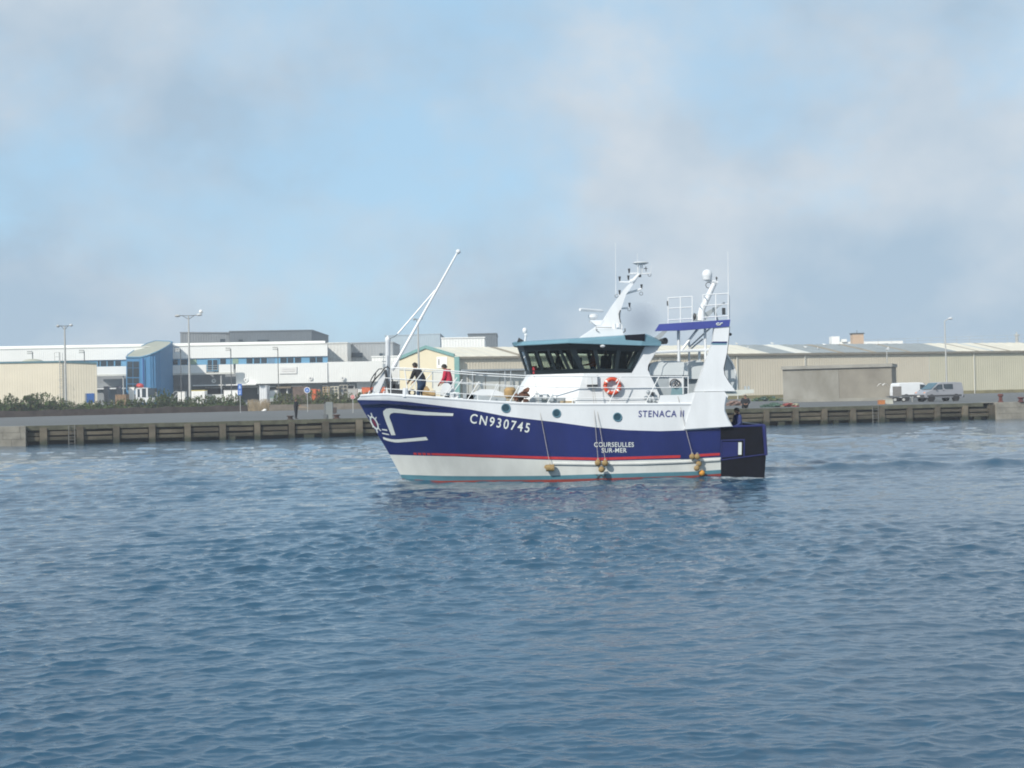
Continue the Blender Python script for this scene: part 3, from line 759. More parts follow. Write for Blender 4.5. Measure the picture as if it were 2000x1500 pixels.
b = MB(); b.prism([S(x_, y_, 0.9) for x_, y_ in ((1414, 688), (1421, 696), (1430, 709), (1436.5, 726), (1439, 745), (1438, 762), (1420, 762), (1410, 740), (1408, 715))], (0, 1.8, 0)); b.build('net_drum', mat('drum_grey', (0.42, 0.46, 0.49), .5, .08, 1), tr)
b = MB(); b.tube([S(x_, y_, 0.92) for x_, y_ in ((1419, 692), (1430, 709), (1436.5, 726), (1439, 745), (1438, 762))], 0.035, 6); b.build('drum_rim', WHITE, tr)
b = MB(); b.prism([S(x_, y_, 2.6) for x_, y_ in ((1411, 764), (1438, 761.5), (1472.5, 760.5), (1472.5, 767.5), (1455, 769), (1448, 772), (1416, 773.5))], (0, 5.2, 0))
b.build('stern_platform', mat('platform_white', (0.52, 0.54, 0.50), .5, .08, 1), tr)
b = MB()
for x_ in (1455.5, 1462): b.box(S(x_, 757.5, 2.2), (0.07, 0.1, 0.13))
build_each(b, 'bollard', GREYB, tr)

# wheelhouse -----------------------------------------------------------
wh = MB()
def ring(lst): return [S(x_, y_, lat) for x_, y_, lat in lst]
def mir(ps): return [Vector((p.x, 2 * YC - p.y, p.z)) for p in ps]
W_bot = ring([(1029, 732, 0.45), (1037, 732, 1.15), (1140, 729, 2.2), (1234, 728.3, 2.2)])
W_top = ring([(1010, 676, 0.5), (1022, 676, 1.25), (1111, 671, 2.35), (1259, 677, 2.3)])
C_bot = ring([(1004, 792, 0.6), (1012, 792, 1.3), (1125, 792, 2.2)])
C_mid = ring([(1016, 753, 0.55), (1024, 753, 1.25), (1131, 762, 2.2)])
# casing below the windows
def facets(mb, A, B, mi=0):
    A2, B2 = A + mir(A)[::-1], B + mir(B)[::-1]; n_ = len(A2)
    # order: port fore..aft then starboard aft..fore -> front closes the loop
    mb.add(A2 + B2, [[i, i + 1, n_ + i + 1, n_ + i] for i in range(n_ - 1)] + [[n_ - 1, 0, n_, 2 * n_ - 1]], mi)
facets(wh, C_bot, C_mid); facets(wh, C_mid, W_bot[:3])
wallp = [(1125, 792), (1131, 762), (1140, 729), (1234, 728.3), (1259, 677), (1289.5, 675), (1278, 692), (1266, 713), (1265, 722), (1271, 735), (1280, 754), (1288, 772), (1284, 792)]
for sgn in (1, -1):
    wh.prism([Vector((p.x, YC - sgn * 2.2, p.z)) for p in [S(x_, y_, 2.2) for x_, y_ in wallp]], (0, sgn * 0.06, 0))
ab = [S(1236, 728, 2.14), S(1262, 676, 2.14), S(1289, 676, 2.14), S(1266, 713, 2.14), S(1265, 722, 2.14), S(1286, 772, 2.14), S(1284, 792, 2.14), S(1236, 792, 2.14)]
wh.prism(ab, (0, 4.28, 0))
wheelhouse = wh.build('wheelhouse', WHITE, tr)
fl = MB(); fl.add(W_bot + mir(W_bot)[::-1], [list(range(8))]); fl.build('floor', DARKF, wheelhouse)
# window band: posts, dark head painted in for visor shade, sill, panes
def band(A0, A1, B0, B1, n_, name='window'):
    """facet from bottom edge A0-A1 to top edge B0-B1 split into n panes"""
    ce = Vector((S(1140, 700, 0).x, YC, 0))
    fn = (A1 - A0).cross(B0 - A0).normalized()
    mid = (A0 + A1 + B0 + B1) / 4
    if fn.dot(mid - Vector((ce.x, ce.y, mid.z))) < 0: fn = -fn
    def pt(u, v): return (A0 * (1 - u) + A1 * u) * (1 - v) + (B0 * (1 - u) + B1 * u) * v
    fr_ = MB(); th_ = 0.07
    def plate(u0, u1, v0, v1): fr_.prism([pt(u0, v0), pt(u1, v0), pt(u1, v1), pt(u0, v1)], -fn * th_)
    L_ = (A1 - A0).length; pw = 0.11 / L_
    plate(0, 1, 0.0, 0.15); plate(0, 1, 0.80, 1.0)  # sill, then a deep dark top plate in place of the visor's shade
    for i in range(n_ + 1):
        u = i / n_; plate(max(0, u - pw / (1 if i in (0, n_) else 2)), min(1, u + pw / (1 if i in (0, n_) else 2)), 0.15, 0.80)
    f_ = fr_.build('window_frame', DARKF, wheelhouse)
    for i in range(n_):
        p_ = MB(); u0, u1 = i / n_ + pw / 2, (i + 1) / n_ - pw / 2
        q = [pt(u0, .15), pt(u1, .15), pt(u1, .80), pt(u0, .80)]
        p_.add([v - fn * 0.03 for v in q], [[0, 1, 2, 3]]); p_.build('window_pane', GLASST, f_)
for fl_ in (lambda v: v, lambda v: Vector((v.x, 2 * YC - v.y, v.z))):
    b0, t0 = [fl_(v) for v in W_bot], [fl_(v) for v in W_top]
    band(b0[0], b0[1], t0[0], t0[1], 1); band(b0[1], b0[2], t0[1], t0[2], 4); band(b0[2], b0[3], t0[2], t0[3], 3)
band(W_bot[0], mir(W_bot)[0], W_top[0], mir(W_top)[0], 1)
# visor roof
V_lo = ring([(1004, 675.5, 0.65), (1018, 675, 1.5), (1110, 670, 2.62), (1252, 674.8, 2.6), (1291, 675.5, 2.35)])
V_hi = ring([(1000, 669.3, 0.6), (1020, 668.3, 1.4), (1110, 662.5, 2.5), (1259, 653, 2.5), (1292, 667.5, 2.3)])
V_in = [Vector((v.x + .12, YC + (v.y - YC) * .75, v.z + .05)) for v in V_hi]
vr = MB(); facets(vr, V_lo, V_hi); facets(vr, V_hi, V_in); vr.add(V_in + mir(V_in)[::-1], [list(range(10))]); vr.add([v + Vector((0, 0, .02)) for v in V_lo + mir(V_lo)[::-1]], [list(range(10))])
vr.build('visor_roof', VISOR, wheelhouse)
b = MB(); b.prism([S(x_, y_, 2.56) for x_, y_ in ((1220, 654.5), (1260, 652), (1259, 666), (1223, 668))], (0, 0.4, 0)); b.build('exhaust_outlet', BLACK, tr)
b = MB(); b.ball(S(1025, 646, 0.5), (.10, .10, .13), 10); b.ball(S(1027, 654, 0.5), (.07, .07, .08), 8); b.tube([S(1027, 655, .5), S(1025, 669, .5)], .045, 6); b.build('camera_dome', WHITE, tr, smooth=True)
b = MB(); b.tube([S(1011, 665, .9), S(1022, 669, .9)], [.12, .08], 8); b.build('searchlight', DARKM, tr)
b = MB(); p_ = S(1299, 666, 2.2); b.tube([p_ + Vector((.0, -.14, .0)), p_ + Vector((-.16, .1, -.02))], [.13, .10], 10); b.tube([p_ + Vector((-.12, 0, 0)), p_ + Vector((-.3, 0.1, .02))], .04, 6); build_each(b, 'floodlight', DARKM, tr, smooth=True)
b = MB(); b.ball(S(1177, 676, 2.68), (.1, .08, .06), 8); b.build('deck_lamp', LENSG, tr, smooth=True)
b = MB(); b.box(S(1157, 742, 2.30), (0.36, .16, .40)); b.build('wall_locker', WHITE, wheelhouse)
b = MB(); b.box(S(1157, 753.5, 2.32), (0.40, .2, .09)); b.build('locker_tray', DARKM, wheelhouse)
b = MB()
for x_, y_ in ((1266, 766), (1276, 770), (1270, 782), (1278, 784), (1262, 777)): b.ball(S(x_, y_, 2.32), (.08, .06, .09), 8)
build_each(b, 'deck_fittings', GREYB, wheelhouse)
b = MB(); b.box(S(1274, 769, 2.38), (.1, .06, .13)); b.build('vent_cap', DARKM, wheelhouse)
# console inside
b = MB(); b.box(S(1058, 722, 0.0) + Vector((0, 0, -.05)), (0.9, 1.6, .25)); b.box(S(1085, 718, 0), (0.3, 2.2, .3)); b.box(S(1210, 712, -.6), (.5, 1.2, .75)); b.box(S(1128, 712, 0.9), (.35, .35, .55)); build_each(b, 'console', DARKM, wheelhouse)

# mast on the wheelhouse roof ------------------------------------------
def C4(x_, y_): return (1120 + x_ / 7.5, 470 + y_ / 7.5)
mpts = [C4(*p) for p in ((80, 1425), (330, 1255), (440, 1150), (560, 960), (760, 690), (830, 620), (880, 635), (770, 790), (700, 1000), (685, 1150), (720, 1260), (730, 1400))]
b = MB(); b.prism([S(x_, y_, 0.28) for x_, y_ in mpts], (0, 0.56, 0)); mast = b.build('mast', WHITE, tr)
b = MB(); b.prism([S(*C4(*p), 1.2) for p in ((80, 1440), (290, 1290), (560, 1290), (720, 1300), (740, 1420))], (0, 2.4, 0)); b.build('mast_base', WHITE, mast)
b = MB(); b.tube([S(*C4(655, 1390), .6), S(*C4(660, 1215), .6)], .1, 10); b.tube([S(*C4(600, 1390), .9), S(*C4(600, 1220), .9)], .07, 8); build_each(b, 'exhaust_pipe', WHITE, mast, smooth=True)
b = MB(); b.tube([S(*C4(850, 620), 0), S(*C4(960, 490), 0)], [.09, .05], 8)
def arm(p, q, r=.035, lat=0.0): b.tube([S(*C4(*p), lat), S(*C4(*q), lat)], r, 6)
arm((670, 605), (830, 610)); arm((820, 485), (960, 480)); arm((770, 775), (1000, 708), .045); arm((590, 1002), (820, 985), .035); arm((650, 800), (700, 790), .025)
arm((960, 490), (1130, 480), .025); arm((945, 480), (950, 360), .02); arm((1005, 480), (1010, 350), .02); arm((990, 540), (985, 320), .022)
build_each(b, 'mast_arm', WHITE, mast)
b = MB(); c_ = S(*C4(985, 330), 0); b.tube([c_ + Vector((0, 0, -.06)), c_, c_ + Vector((0, 0, .03))], [.18, .32, .30], 16); b.build('dish_antenna', LENSG, mast, smooth=True)
b = MB(); c_ = S(*C4(865, 590), 0); b.ball(c_, (.13, .13, .09), 10); b.build('sensor_dome', WHITE, mast, smooth=True)
for p in ((677, 555), (805, 540), (815, 440), (677, 755), (822, 940), (998, 670)):
    b = MB(); c_ = S(*C4(*p), 0.0); b.tube([c_ + Vector((0, 0, -.10)), c_ + Vector((0, 0, -.02)), c_ + Vector((0, 0, .08))], [.025, .035, .05], 8); b.build('navigation_light', DARKM, mast)
b = MB()
for p in ((632, 810), (992, 775), (818, 1005), (1115, 500)):
    b.torus(S(*C4(*p), 0), .065, .009, 'Y', 12, 4)
b.tube([S(*C4(*p), .32) for p in ((690, 1015), (668, 1070), (675, 1130), (690, 1200))], .022, 5)
b.tube([S(*C4(*p), .62) for p in ((715, 1300), (715, 1330), (735, 1345), (755, 1330), (755, 1285))], .022, 5)
b.tube([S(*C4(*p), 1.25) for p in ((330, 1270), (335, 1320), (380, 1340))], .012, 4); b.tube([S(*C4(*p), 1.25) for p in ((330, 1268), (560, 1272))], .015, 4)
b.tube([S(*C4(*p), 0) for p in ((1060, 380), (1065, 450))], .02, 4); b.tube([S(*C4(*p), 0) for p in ((1030, 408), (1085, 408))], .018, 4)
b.ball(S(*C4(970, 515), 0), (.07, .06, .06), 8)
build_each(b, 'cable', DARKM, mast)
b = MB()
for p, q, r in (((615, 30), (622, 800), .012), ((935, 180), (940, 480), .010), ((1145, 360), (1130, 480), .008), ((905, 300), (905, 330), .008), ((965, 290), (965, 330), .008)):
    b.tube([S(*C4(*p), .2), S(*C4(*q), .2)], [r * .6, r], 5)
build_each(b, 'whip_antenna', RAILW, mast)
b = MB(); b.tube([S(*C4(240, 1180), 0), S(*C4(420, 1255), 0)], .07, 6); b.prism([S(*C4(*p), .3) for p in ((235, 1165), (440, 1165), (400, 1240), (330, 1240))], (0, .6, 0)); b.build('radar_bracket', WHITE, mast)
ra = MB(); c_ = S(*C4(285, 1110), 0); ra.tube([c_ + Vector((0, 0, -.12)), c_ + Vector((0, 0, -.04)), c_ + Vector((0, 0, .06)), c_ + Vector((0, 0, .11))], [.11, .19, .19, .06], 12); rad = ra.build('radar', WHITE, mast, smooth=True)
ra = MB(); p, q = S(*C4(95, 1010), .45), S(*C4(430, 1030), -.45); d = (q - p).normalized(); ra.tube([p, p + d * .1, q - d * .1, q], [.06, .07, .055, .04], 8); ra.build('radar_scanner', WHITE, rad, smooth=True)

# bow: kingpost, boom, rails, gear ---------------------------------------
b = MB(); b.tube([S(757.5, 785, 0), S(757.5, 668, 0), S(757.5, 664, 0), S(757.5, 660, 0), S(757.5, 655, 0)], [.10, .095, .12, .10, .01], 10); post = b.build('kingpost', WHITE, tr, smooth=True)
b = MB(); b.tube([S(766, 723, .15), S(772, 711, .15), S(776, 704, .15), S(893, 494, .15)], [.07, .10, .060, .038], 8); boom = b.build('boom', WHITE, tr, smooth=True)
b = MB(); b.ball(S(895, 491.5, .15), (.10, .1, .10), 10); b.build('boom_sheave', WHITE, boom, smooth=True)
b = MB(); b.tube([S(850, 567, .15), S(777, 652, .12)], [.030, .036], 6); b.build('topping_strut', WHITE, boom)
b = MB(); b.tube([S(777, 652, .12), S(770, 658, .1), S(759, 662, .05)], .015, 4); b.build('wire', DARKM, boom)
b = MB(); b.prism([S(x_, y_, .25) for x_, y_ in ((725, 774), (727, 760), (748, 727), (752, 722), (757, 722), (757, 728), (737, 774))], (0, .5, 0)); b.build('bow_roller_frame', WHITE, tr)
b = MB()
b.tube([S(x_, y_, .32) for x_, y_ in ((726, 767), (724, 758), (727, 748), (735, 738), (745, 728), (751, 719), (757, 716), (762, 720), (764, 735), (768, 748), (772, 757))], .028, 5)
b.tube([S(x_, y_, .38) for x_, y_ in ((747, 720), (740, 721), (732, 730), (726, 739), (724, 744), (726, 747), (731, 741), (734, 729))], .022, 5)
b.tube([S(x_, y_, .3) for x_, y_ in ((752, 722), (754, 735), (757, 755), (760, 765))], .045, 5)
build_each(b, 'hose', DARKM, tr)
b = MB()
for c_, d in (((766, 757), (.26, .4, .5)), ((774, 760), (.22, .4, .38)), ((780, 768), (.7, .8, .25))): b.box(S(*c_, .5), d)
b.tube([S(762, 767, .9), S(786, 770, .9)], .09, 8); build_each(b, 'windlass', DARKM, tr)
b = MB(); b.tube([S(746, 706, .3), S(754, 706, .3)], .02, 5); b.tube([S(748.5, 686, .3), S(748.5, 722, .3)], .015, 5); b.box(S(750, 714, .3), (.1, .1, .14)); b.build('bow_light', GREYB, tr)
def rail_pts(px_list, inset=0.07):
    out = []
    for x_, y_ in px_list:
        Y = YC - 2
        for _ in range(12):
            p = P(x_, y_, Y); Y = .5 * Y + .5 * (YC - max(0.02, hb(p.x, topz(p.x)) - inset))
        out.append(P(x_, y_, Y))
    return out
rails = [[(763, 718), (800, 719.5), (840, 721.5), (882, 724.5), (940, 729), (985, 731.5), (1029, 734), (1120, 735), (1290, 735.5), (1345, 736)],
         [(751, 738), (800, 741), (850, 744), (890, 746), (940, 749.5), (1010, 754), (1087, 756.5), (1180, 757), (1287, 757), (1345, 756.5)],
         [(750, 759), (800, 762), (850, 765.5), (898, 768.5), (960, 772), (1060, 776.5), (1180, 777.5), (1284, 777.5)]]
posts = [((763, 718), (763, 770)), ((790, 719), (797, 773)), ((830, 720.5), (790, 773)), ((893, 737), (864, 778)), ((936, 745), (912, 782)), ((972, 749), (955, 785)), ((1014, 754), (994, 787)), ((1087, 755), (1068, 789)), ((1120, 777), (1117, 790)), ((1213, 736), (1189, 789)), ((1287, 736), (1260, 789)), ((1334, 736), (1334, 770)), ((1344, 736), (1344, 769)), ((885, 768), (885, 779)), ((933, 770), (933, 783))]
for sgn in (-1, 1):
    b = MB()
    fx = (lambda v: v) if sgn < 0 else (lambda v: Vector((v.x, 2 * YC - v.y, v.z)))
    for i, r_ in enumerate(rails): b.tube([fx(v) for v in rail_pts(r_)], (.022, .015, .015)[i], 5)
    for a, c in posts: b.tube([fx(v) for v in rail_pts([a, c])], .020, 5)
    b.build('guard_rail', RAILW, tr)
b = MB()
for x_ in (722, 731, 741, 751): b.tube(rail_pts([(x_ - 3, 771), (x_, 764)], .05), .03, 5)
for x_ in (791,): b.tube(rail_pts([(x_, 775), (x_ + 1, 758)], .05), .10, 8)
build_each(b, 'fairlead', WHITE, tr)
# deck gear
b = MB(); c_ = S(873, 767, 1.0); b.box(c_, (.5, .5, .25)); b.tube([c_ + Vector((-.0, -.35, .18)), c_ + Vector((0, .35, .18))], .14, 12); b.tube([c_ + Vector((0, -.38, .18)), c_ + Vector((0, -.32, .18))], .2, 12); b.tube([c_ + Vector((.25, 0, -.1)), c_ + Vector((.25, 0, .3))], .05, 6); b.build('capstan', WHITE, tr, smooth=True)
b = MB(); b.torus(S(888, 774, 2.1), .12, .05, 'Y', 14, 6); b.box(S(888, 774, 2.0), (.34, .1, .3)); b.build('panama_lead', WHITE, tr)
b = MB(); b.torus(S(805, 767, 1.4), .11, .035, 'Y', 14, 6); b.build('chain_wheel', DARKM, tr)
b = MB(); b.prism([S(x_, y_, 1.5) for x_, y_ in ((914, 771), (940, 760), (965, 760.5), (988, 769), (985, 773), (940, 773))], (0, 2.2, 0)); b.build('hatch_cover', WHITE, tr)
b = MB(); b.box(S(950, 778, 1.6), (1.5, .8, .18), 0, 0, R(6)); b.box(S(915, 777, 1.7), (.4, .6, .3)); b.build('hatch_coaming', GREYB, tr)
b = MB()
for x_, y_, r_ in ((1045, 772, .17), (1060, 774, .15), (1078, 776, .14), (1100, 775, .15)): b.tube([S(x_, y_, 1.8), S(x_ + 8, y_ + 1, 1.8)], r_, 10)
build_each(b, 'winch', RAILW, tr, smooth=True)
b = MB()
for x_, y_, d in ((1075, 779, (.2, .2, .2)), (1095, 781, (.25, .2, .2)), (1052, 781, (.2, .3, .2))): b.box(S(x_, y_, 2.0), d, random.random())
build_each(b, 'winch_motor', GREYB, tr)
b = MB(); b.box(S(1107, 786, 2.2), (.5, .2, .12)); b.build('wooden_board', WOOD, tr)

# hawse holes in the topsides; flat dark teal discs stand for their shaded insides
for x_, y_, rr in ((988, 797, .155), (1087, 807, .145), (1206, 814.5, .15)):
    c_ = H(x_, y_, 0.0); b = MB(); k = 18
    b.add([Vector((c_.x + rr * math.cos(2 * math.pi * i / k), c_.y - .012 , c_.z + rr * math.sin(2 * math.pi * i / k))) for i in range(k)], [list(range(k))])
    ph_ = b.build('hawse_hole', mat('hawse_hole_dark', (0.018, 0.055, 0.08), .15, .3, 4), tr)
    b = MB(); b.torus(c_ + Vector((0, -.015, 0)), rr, .022, 'Y', 20, 6); b.build('hawse_hole_rim', mat('rim_blue', (0.085, .19, .25), .4), ph_, smooth=True)

# lettering and painted marks on the hull
def hull_text(txt, x0, y0, x1, y1, hgt, lean, material, name='lettering', space=1.0):
    vs, fs = text_mesh(txt, 1.0, space)
    out = [H(x0 + (x1 - x0) * a - 0 + lean * b_, y0 + (y1 - y0) * a - hgt * b_, 0.014) for a, b_ in vs]
    MB().add(out, fs).build(name, material, tr, recalc=False)
hull_text('CN930745', 917, 826, 1033, 845.5, 18.5, 3.0, DECW, 'registration_number', 1.32)
hull_text('STENACA II', 1247, 814.8, 1335.5, 814.4, 13.0, 0.5, INK, 'boat_name', 1.15)
hull_text('COURSEULLES', 1160.5, 873, 1238, 873, 9.3, 0, DECW, 'port_name', 1.1)
hull_text('SUR-MER', 1175, 884, 1224, 884, 9.0, 0, DECW, 'port_name', 1.1)
def C5(x_, y_): return (690 + x_ / 11.76, 780 + y_ / 11.76)
b = MB()
strip(b, [C5(*p) for p in ((870, 822), (760, 545), (690, 345), (685, 275), (755, 215), (850, 203), (1050, 222), (1300, 252), (1650, 285), (2000, 308), (2300, 322))],
      [C5(*p) for p in ((970, 822), (880, 545), (832, 420), (830, 380), (860, 330), (935, 306), (1080, 315), (1320, 342), (1650, 365), (2000, 375), (2290, 382))], 0.016, 0, 4)
strip(b, [C5(*p) for p in ((680, 862), (770, 892), (870, 915), (960, 921), (1050, 920), (1360, 892), (1670, 862))], [C5(*p) for p in ((692, 915), (770, 948), (870, 972), (960, 988), (1040, 990), (1380, 965), (1720, 935))], 0.016, 0, 4)
strip(b, [C5(655, 678), C5(770, 690)], [C5(665, 706), C5(785, 727)], 0.016); strip(b, [C5(658, 764), C5(815, 795)], [C5(668, 792), C5(825, 825)], 0.016)
b.build('bow_flash', DECW, tr, recalc=False)
# ship's-wheel emblem on the bow
b = MB(); ec = (482, 540); ax, ay = math.cos(R(62)), math.sin(R(62))
def em(u, v): return C5(ec[0] + u * ax - v * ay, ec[1] + u * ay + v * ax)   # u along the rake, v across
k = 28
ou = [em(174 * math.cos(2 * math.pi * i / k), 72 * math.sin(2 * math.pi * i / k)) for i in range(k + 1)]
inn = [em(132 * math.cos(2 * math.pi * i / k), 42 * math.sin(2 * math.pi * i / k)) for i in range(k + 1)]
strip(b, ou, inn, 0.016, 0, 1)
for a_ in range(8):
    t_ = R(22 + 45 * a_); cu_, su_ = math.cos(t_), math.sin(t_)
    p0, p1 = em(160 * cu_, 70 * su_), em(255 * cu_, 112 * su_)
    if p1[0] < 700 + (p1[1] - 780) * 0.55: p1 = em(195 * cu_, 86 * su_)
    w_ = 1.1
    strip(b, [(p0[0] - w_, p0[1]), (p1[0] - w_, p1[1])], [(p0[0] + w_, p0[1]), (p1[0] + w_, p1[1])], 0.017, 0, 2)
b.build('wheel_emblem', DECW, tr, recalc=False)
b = MB(); re_ = [em(98 * math.cos(2 * math.pi * i / k), 27 * math.sin(2 * math.pi * i / k)) for i in range(k)]
b.add([H(*em(0, 0), .018)] + [H(*p, .018) for p in re_], [[0, 1 + i, 1 + (i + 1) % k] for i in range(k)]); b.build('emblem_centre', mat('emblem_red', (.17, .02, .05), .5), tr, recalc=False)
b = MB()
strip(b, [(1163, 926), (1168, 931), (1164, 935)], [(1165, 926), (1170, 931), (1166, 935)], .016); strip(b, [(1183, 926), (1179, 931), (1184, 935)], [(1185, 926), (1181, 931), (1186, 935)], .016)
strip(b, [(1167, 935), (1170, 929), (1174, 926.5), (1178, 929), (1181, 935)], [(1169, 935), (1172, 930.5), (1174, 928.5), (1176, 930.5), (1179, 935)], .017)
b.build('draught_mark', DARKM, tr, recalc=False)
b = MB(); strip(b, [(1329, 875), (1357, 874)], [(1329, 897), (1357, 896)], .02); b.build('hull_patch', NAVY, tr, recalc=False)

# things that hang from or stand on the boat -----------------------------
def lifebuoy():
    c_ = S(1196, 754, 2.36); t = thing('lifebuoy', c_ - Vector((0, 0, .4)), 'orange and white lifebuoy hung on the white wheelhouse side', 'lifebuoy')
    b = MB(); b.torus(c_, 0.27, 0.075, 'Y', 32, 8, mfun=lambda i: 1 if i % 8 == 4 else 0); b.build('ring', [ORANGE, PLAINW], t, smooth=True)
    b = MB(); b.torus(c_, 0.345, 0.012, 'Y', 28, 4); b.build('grab_line', ROPE, t)
lifebuoy()
def fender(px, py, r, label, rope_from=None, m_=FEND, cyl=False, out=0.0):
    r *= 0.88
    c_ = H(px, py, r + 0.05 + out)
    t = thing('fender', c_ - Vector((0, 0, r)), label, 'fender', 'tan ball fenders along the port side')
    b = MB()
    if cyl: b.tube([c_ + Vector((-.17, 0, -.02)), c_ + Vector((-.15, 0, 0)), c_ + Vector((.15, 0, 0)), c_ + Vector((.17, 0, 0))], [.08, r, r, .08], 12)
    else: b.ball(c_, (r, r, r * 0.97), 12)
    b.build('float', m_, t, smooth=True)
    b = MB(); b.torus(c_ + Vector((0, 0, r)), .03, .012, 'Y', 8, 4); b.build('eye', ROPE, t)
    if rope_from is not None:
        b = MB(); top_ = S(rope_from[0], rope_from[1], 2.75); b.tube([top_, (top_ + c_) / 2 + Vector((.0, -.05, -.03)), c_ + Vector((0, 0, r))], .011, 4); b.build('rope', ROPE, t)
fender(1074, 914, .15, 'single short tan fender hanging alone, forward of the other fenders', (1043, 734), cyl=True)
fender(1168, 904, .14, 'tan ball fender, forward one of three tied together amidships', (1156, 737))
fender(1182, 904.5, .14, 'tan ball fender, aft one of three tied together amidships', (1160, 757), out=.06)
fender(1175, 917, .14, 'tan ball fender, lowest of three tied together amidships', out=.12)
fender(1352, 892, .13, 'tan ball fender, top forward one in the string near the stern', (1324, 774))
fender(1362, 892, .13, 'tan ball fender, top aft one in the string near the stern', out=.06)
fender(1365, 906, .13, 'tan ball fender in the middle of the string near the stern')
fender(1361, 914.5, .13, 'tan ball fender just above the orange one near the stern', out=.1)
fender(1371, 924, .13, 'bright orange ball fender touching the water near the stern', m_=FENDO, out=.05)
t = thing('cardboard_box', S(838, 776, 1.6), 'open brown cardboard box on the foredeck beside the dark crouching man', 'box')
b = MB(); b.box(S(838, 770, 1.6), (.48, .4, .26)); b.build('carton', TAN, t)
b = MB(); b.prism([S(x_, y_, 1.8) for x_, y_ in ((826, 765), (829, 757), (833, 754), (838, 760), (838, 765))], (0, .3, 0)); b.build('flap', TAN, t)
t = thing('basket', S(996, 778, 1.5), 'round tan wicker basket on deck ahead of the wheelhouse', 'basket')
c_ = S(996, 767, 1.5); b = MB(); b.tube([c_ + Vector((0, 0, -.22)), c_ + Vector((0, 0, -.1)), c_ + Vector((0, 0, .12)), c_ + Vector((0, 0, .2))], [.16, .23, .23, .15], 16); b.build('body', TAN, t, smooth=True)
b = MB(); b.torus(c_ + Vector((0, 0, .2)), .15, .02, 'Z', 14, 5); b.build('rim', WOOD, t)
random.seed(21)
b = MB()
for i in range(26):
    b.ball(S(random.uniform(1005, 1030), random.uniform(770, 786), random.uniform(1.6, 2.1)), (random.uniform(.05, .13), .1, random.uniform(.04, .09)), 7, jit=.2)
for i in range(22):
    q = S(1012 + i * .9, 775 - i * .7 + random.uniform(-2, 2), 1.9); b.ball(q, (.09, .09, .07), 7, jit=.25)
tag(b.build('fishing_net', NETB, origin=S(1018, 788, 1.9)), 'heap of reddish brown fishing net on deck ahead of the wheelhouse', 'fishing net')
b = MB(); c_ = S(1044, 722, 1.15); b.tube([c_ + Vector((0, 0, -.16)), c_ + Vector((0, 0, .14))], [.09, .105], 12)
tag(b.build('bucket', mat('bucket_red', (.32, .02, .03), .5), origin=c_ - Vector((0, 0, .16)), smooth=True), 'red bucket behind the foremost wheelhouse window', 'bucket')

